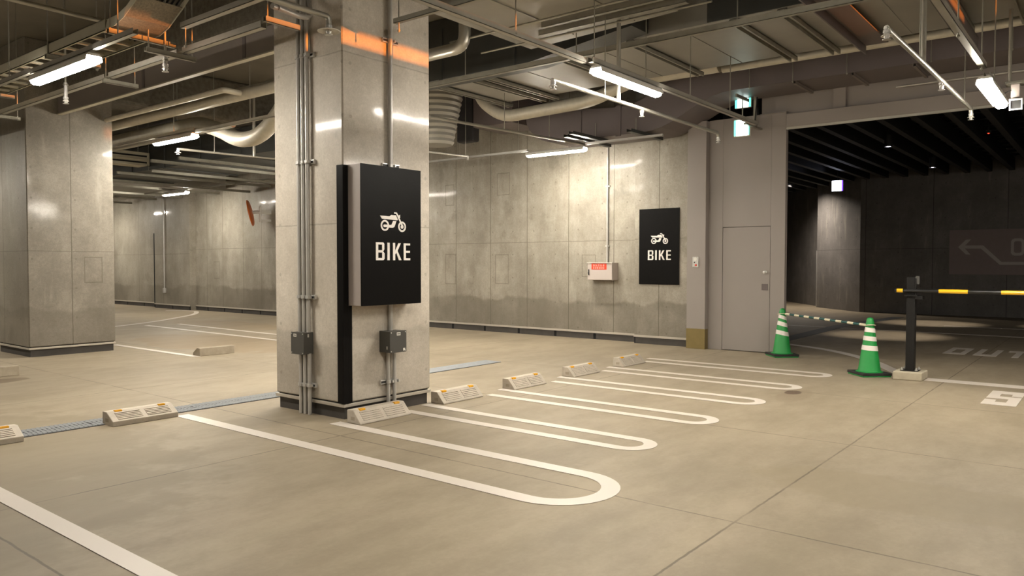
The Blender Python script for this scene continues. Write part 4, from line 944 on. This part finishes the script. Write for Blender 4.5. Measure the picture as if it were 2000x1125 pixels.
# ---- exit signs, bracket, camera
t = thing('exit_sign', 'bright white and green exit sign hanging before the grey wall', 'exit sign', (11.9, 4.78, 3.49))
obj('housing', G().box(11.905, 4.650, 3.490, 11.96, 4.912, 3.765), M_WHITEP, t, bevel=0.004)
obj('lit_face', G().box(11.897, 4.672, 3.505, 11.905, 4.870, 3.750), M_EXIT, t)
obj('green_edge', G().box(11.897, 4.870, 3.505, 11.905, 4.905, 3.750).box(11.897, 4.657, 3.505, 11.905, 4.672, 3.750), M_EXITG, t)
obj('stem', G().tube([(11.93, 4.78, 3.765), (11.93, 4.78, 4.12)], 0.012, 8), M_STRUT, t)
t = thing('exit_sign', 'partly hidden lit exit sign higher up under the purple duct', 'exit sign', (12.05, 4.83, 3.98))
obj('housing', G().box(12.055, 4.69, 3.975, 12.10, 4.96, 4.125), M_WHITEP, t)
obj('stem', G().box(12.06, 4.8, 4.11, 12.09, 4.83, 4.129), M_STRUT, t)
obj('lit_face', G().box(12.047, 4.73, 3.98, 12.055, 4.915, 4.12), M_EXIT, t)
obj('green_edge', G().box(12.047, 4.915, 3.98, 12.055, 4.955, 4.12).box(12.047, 4.695, 3.98, 12.055, 4.73, 4.12), M_EXITG, t)
tag(obj('sign_bracket', G().box(11.5, 4.70, 4.04, 12.0, 4.725, 4.09).box(11.98, 4.58, 3.62, 12.02, 4.62, 4.12).box(11.6, 4.58, 3.62, 12.27, 4.63, 3.65), M_STRUT), 'grey bracket frame between the two exit signs', 'bracket')
tag(obj('camera_cable', G().tube(bend([(11.98, 4.60, 3.66), (11.97, 4.58, 3.85), (12.0, 4.57, 4.1)], .1), 0.01, 6), M_RUBBER), 'black cable running up the exit sign bracket', 'cable')
t = thing('security_camera', 'white security camera hanging from a plate at the upper right edge', 'camera', (9.6, 0.885, 3.08))
obj('mount_plate', G().box(9.53, 0.80, 3.335, 9.70, 0.985, 3.36), M_STRUT, t, bevel=0.003)
obj('stem', G().box(9.575, 0.855, 3.20, 9.655, 0.935, 3.335), M_CABINET, t, bevel=0.006)
obj('hanger', G().tube([(9.61, 0.95, 3.35), (9.61, 0.95, 4.13)], 0.018, 8), M_STRUT, t)
yaw = Vector((-0.96, -0.06, -0.22)).normalized(); sd = yaw.cross(Vector((0, 0, 1))).normalized(); up = sd.cross(yaw)
cc = Vector((9.56, 0.885, 3.125))
def obox(c, a, b, h, L0, L1, g=None):
    g = g or G(); vs = [c + yaw * l + sd * x + up * z for l in (L0, L1) for z in (-h, h) for x in (-b, b)]
    return g.add(vs, [(0, 2, 3, 1), (4, 5, 7, 6), (0, 1, 5, 4), (2, 6, 7, 3), (0, 4, 6, 2), (1, 3, 7, 5)])
obj('body', obox(cc, 0, 0.052, 0.052, -0.20, 0.05), M_WHITEP, t, bevel=0.012)
g = G(); F = cc + yaw * 0.05
for x0, x1, z0, z1 in ((-.058, .058, .040, .058), (-.058, .058, -.058, -.046), (-.058, -.046, -.046, .040), (.046, .058, -.046, .040)):
    vs = [F + yaw * l + sd * x + up * z for l in (0, 0.03) for z in (z0, z1) for x in (x0, x1)]
    g.add(vs, [(0, 2, 3, 1), (4, 5, 7, 6), (0, 1, 5, 4), (2, 6, 7, 3), (0, 4, 6, 2), (1, 3, 7, 5)])
obj('front_frame', g, M_WHITEP, t)
o = obj('lens_window', obox(cc, 0, 0.047, 0.046, 0.05, 0.056), M_SLOT, t); o['label'] = 'dark lens window'
obj('cable', G().tube(bend([(9.575, 0.93, 3.27), (9.56, 1.01, 3.24), (9.58, 1.0, 3.17), (9.66, 0.90, 3.16)], 0.06), 0.006, 6), M_RUBBER, t)

# ---- ramp hall: black ceiling beams, downlights, signs
for i in range(27):
    y = -3.4 + i * 0.52
    x1 = 24.55 if y < 6 else 24.5 + (y - 6.0) * 0.95
    tag(obj('ceiling_beam', G().box(12.85, y - 0.06, 3.98, x1, y + 0.06, 4.30), M_BEAMBLK), 'black beam of the dark ramp ceiling', 'ceiling beam', 'black beams of the ramp ceiling')
for i in range(14):
    x = 13.6 + i * 0.8
    tag(obj('ceiling_batten', G().box(x, -3.5, 4.31, x + 0.10, 10.9, 4.36), M_POST), 'thin cross batten above the black ramp ceiling beams', 'ceiling batten', 'battens of the ramp ceiling')
def downlight(x, y, z, label, power, ang=40):
    t = thing('downlight', label, 'light', (x, y, z), 'ramp downlights')
    obj('can', G().lathe([(0, 0.24), (0.075, 0.24), (0.075, 0.0), (0.066, 0.0), (0.062, 0.02), (0, 0.03)], (x, y, z), (0, 0, 1), 20), M_BEAMBLK, t)
    obj('lens', G().lathe([(0, 0.010), (0.060, 0.012), (0.0, 0.02)], (x, y, z), (0, 0, 1), 20), M_DL, t)
    obj('stem', G().tube([(x, y, z + 0.24), (x, y, 4.9)], 0.012, 6), M_BEAMBLK, t)
    l = bpy.data.lights.new('downlight_lamp', 'SPOT'); l.energy = power; l.color = (1.0, 0.88, 0.74); l.spot_size = math.radians(ang); l.spot_blend = 1.0 if ang > 60 else 0.75; l.shadow_soft_size = 0.05
    o = bpy.data.objects.new('downlight_lamp', l); C.objects.link(o); o.parent = t; o.location = (0, 0, -0.01)
downlight(16.9, 3.72, 3.82, 'ramp downlight nearest the opening', 420)
downlight(21.0, 3.62, 3.80, 'ramp downlight farther back, before the dark wall', 420)
downlight(25.3, 8.35, 4.08, 'small ramp downlight beside the grey wall edge', 700, 150)
downlight(21.5, 0.6, 3.80, 'ramp downlight beyond the right edge of the picture', 420)
t = thing('exit_sign', 'small bluish white lit sign hanging in the dark ramp', 'exit sign', (22.0, 6.11, 3.45))
obj('lit_face', G().box(21.99, 6.0, 3.45, 22.0, 6.25, 3.735), M_EXITB, t)
obj('housing', G().box(22.0, 5.975, 3.445, 22.05, 6.255, 3.745), M_BEAMBLK, t)
obj('violet_edge', G().box(21.99, 5.965, 3.45, 22.0, 6.0, 3.735), M_EXITV, t)
obj('stem', G().tube([(22.02, 6.11, 3.745), (22.02, 6.11, 4.9)], 0.01, 6), M_BEAMBLK, t)
t = thing('smoke_detector', 'tiny detector with a red light on the ramp ceiling', 'detector', (17.0, 2.0, 3.93))
obj('stem', G().tube([(17.0, 2.0, 3.97), (17.0, 2.0, 4.9)], 0.012, 6), M_BEAMBLK, t)
obj('dome', G().lathe([(0, 0), (0.04, 0.0), (0.05, 0.03), (0.05, 0.05), (0, 0.05)], (17.0, 2.0, 3.93), (0, 0, 1), 14), M_BEAMBLK, t)
obj('indicator', G().lathe([(0, -0.012), (0.018, -0.006), (0.018, 0.004), (0, 0.004)], (17.0, 2.0, 3.93), (0, 0, 1), 10), M_REDLED, t)
t = thing('ramp_sign', 'dim brown-grey wall sign with a bent arrow and letter O in the ramp', 'sign', (24.58, 2.0, 1.16))
obj('panel', G().box(24.575, 0.2, 1.165, 24.6, 3.78, 2.405), M_PANELDK, t)
fn = lambda u, v: (24.575, 3.79 - u * 0.01236 * 1.0, 2.60 - v * 0.001404)
def ar(poly): return [((x - 108) / 9.375 * 0.982, y) for x, y in poly]
g = G()
for poly in ([(282, 480), (430, 332), (525, 328), (385, 480)], [(282, 480), (385, 480), (515, 630), (432, 628)], [(380, 448), (745, 450), (705, 512), (380, 508)],
             [(745, 450), (1082, 775), (1055, 832), (705, 512)], [(1055, 832), (1082, 775), (2300, 775), (2300, 832)]):
    kk = len(g.v) * 0.00002; g.prism(ar(poly), fn, (-0.003 - kk, 0, 0))
obj('arrow', g, M_SIGNTXT, t)
g = G(); O = [(1245, 380), (1270, 340), (1310, 325), (1415, 325), (1455, 340), (1482, 380), (1482, 600), (1455, 640), (1415, 655), (1310, 655), (1270, 640), (1245, 600)]
I_ = [(1298, 400), (1310, 385), (1325, 378), (1400, 378), (1418, 385), (1430, 400), (1430, 580), (1418, 592), (1400, 600), (1325, 600), (1310, 592), (1298, 580)]
for i in range(12):
    j = (i + 1) % 12; g.prism(ar([O[i], O[j], I_[j], I_[i]]), fn, (-0.003, 0, 0))
obj('lettering', g, M_SIGNTXT, t)

# ---- added orange lamp behind the camera; source unseen, hood slits shape the orange bands
LX, LY, LZ = 5.6, -9.8, 3.42
t = thing('orange_slit_lamp', 'added orange lamp behind the viewpoint, hood slits shaping its light', 'light', (LX, LY, LZ))
yh = LY + 0.30; HZ = LZ
rects = [(-0.9, 0.9, -0.4, 0.0010), (-0.9, -0.056, 0.0010, 0.0034), (0.017, 0.9, 0.0010, 0.0034), (-0.9, 0.9, 0.0034, 0.0150),
         (-0.9, -0.066, 0.0150, 0.0205), (-0.045, 0.066, 0.0150, 0.0205), (0.100, 0.9, 0.0150, 0.0205), (-0.9, 0.9, 0.0205, 0.4)]
g = G()
for x0, x1, z0, z1 in rects: g.box(LX + x0, yh, HZ + z0, LX + x1, yh + 0.002, HZ + z1)
g.box(LX - 0.9, LY - 0.3, LZ - 0.4, LX - 0.895, yh, LZ + 0.4).box(LX + 0.895, LY - 0.3, LZ - 0.4, LX + 0.9, yh, LZ + 0.4)
g.box(LX - 0.9, LY - 0.3, LZ + 0.4, LX + 0.9, yh, LZ + 0.405).box(LX - 0.9, LY - 0.3, LZ - 0.405, LX + 0.9, yh, LZ - 0.4)
g.box(LX - 0.9, LY - 1.0, LZ - 0.405, LX + 0.9, LY - 0.295, LZ + 0.405)
obj('hood', g, M_BLACK, t)
l = bpy.data.lights.new('orange_slit_light', 'SPOT'); l.energy = 19000; l.color = (1.0, 0.27, 0.03); l.spot_size = math.radians(60); l.spot_blend = 0.3; l.shadow_soft_size = 0.0008
o = bpy.data.objects.new('orange_slit_light', l); C.objects.link(o); o.parent = t; o.location = (0, 0, 0); o.rotation_euler = (PI / 2, 0, 0)
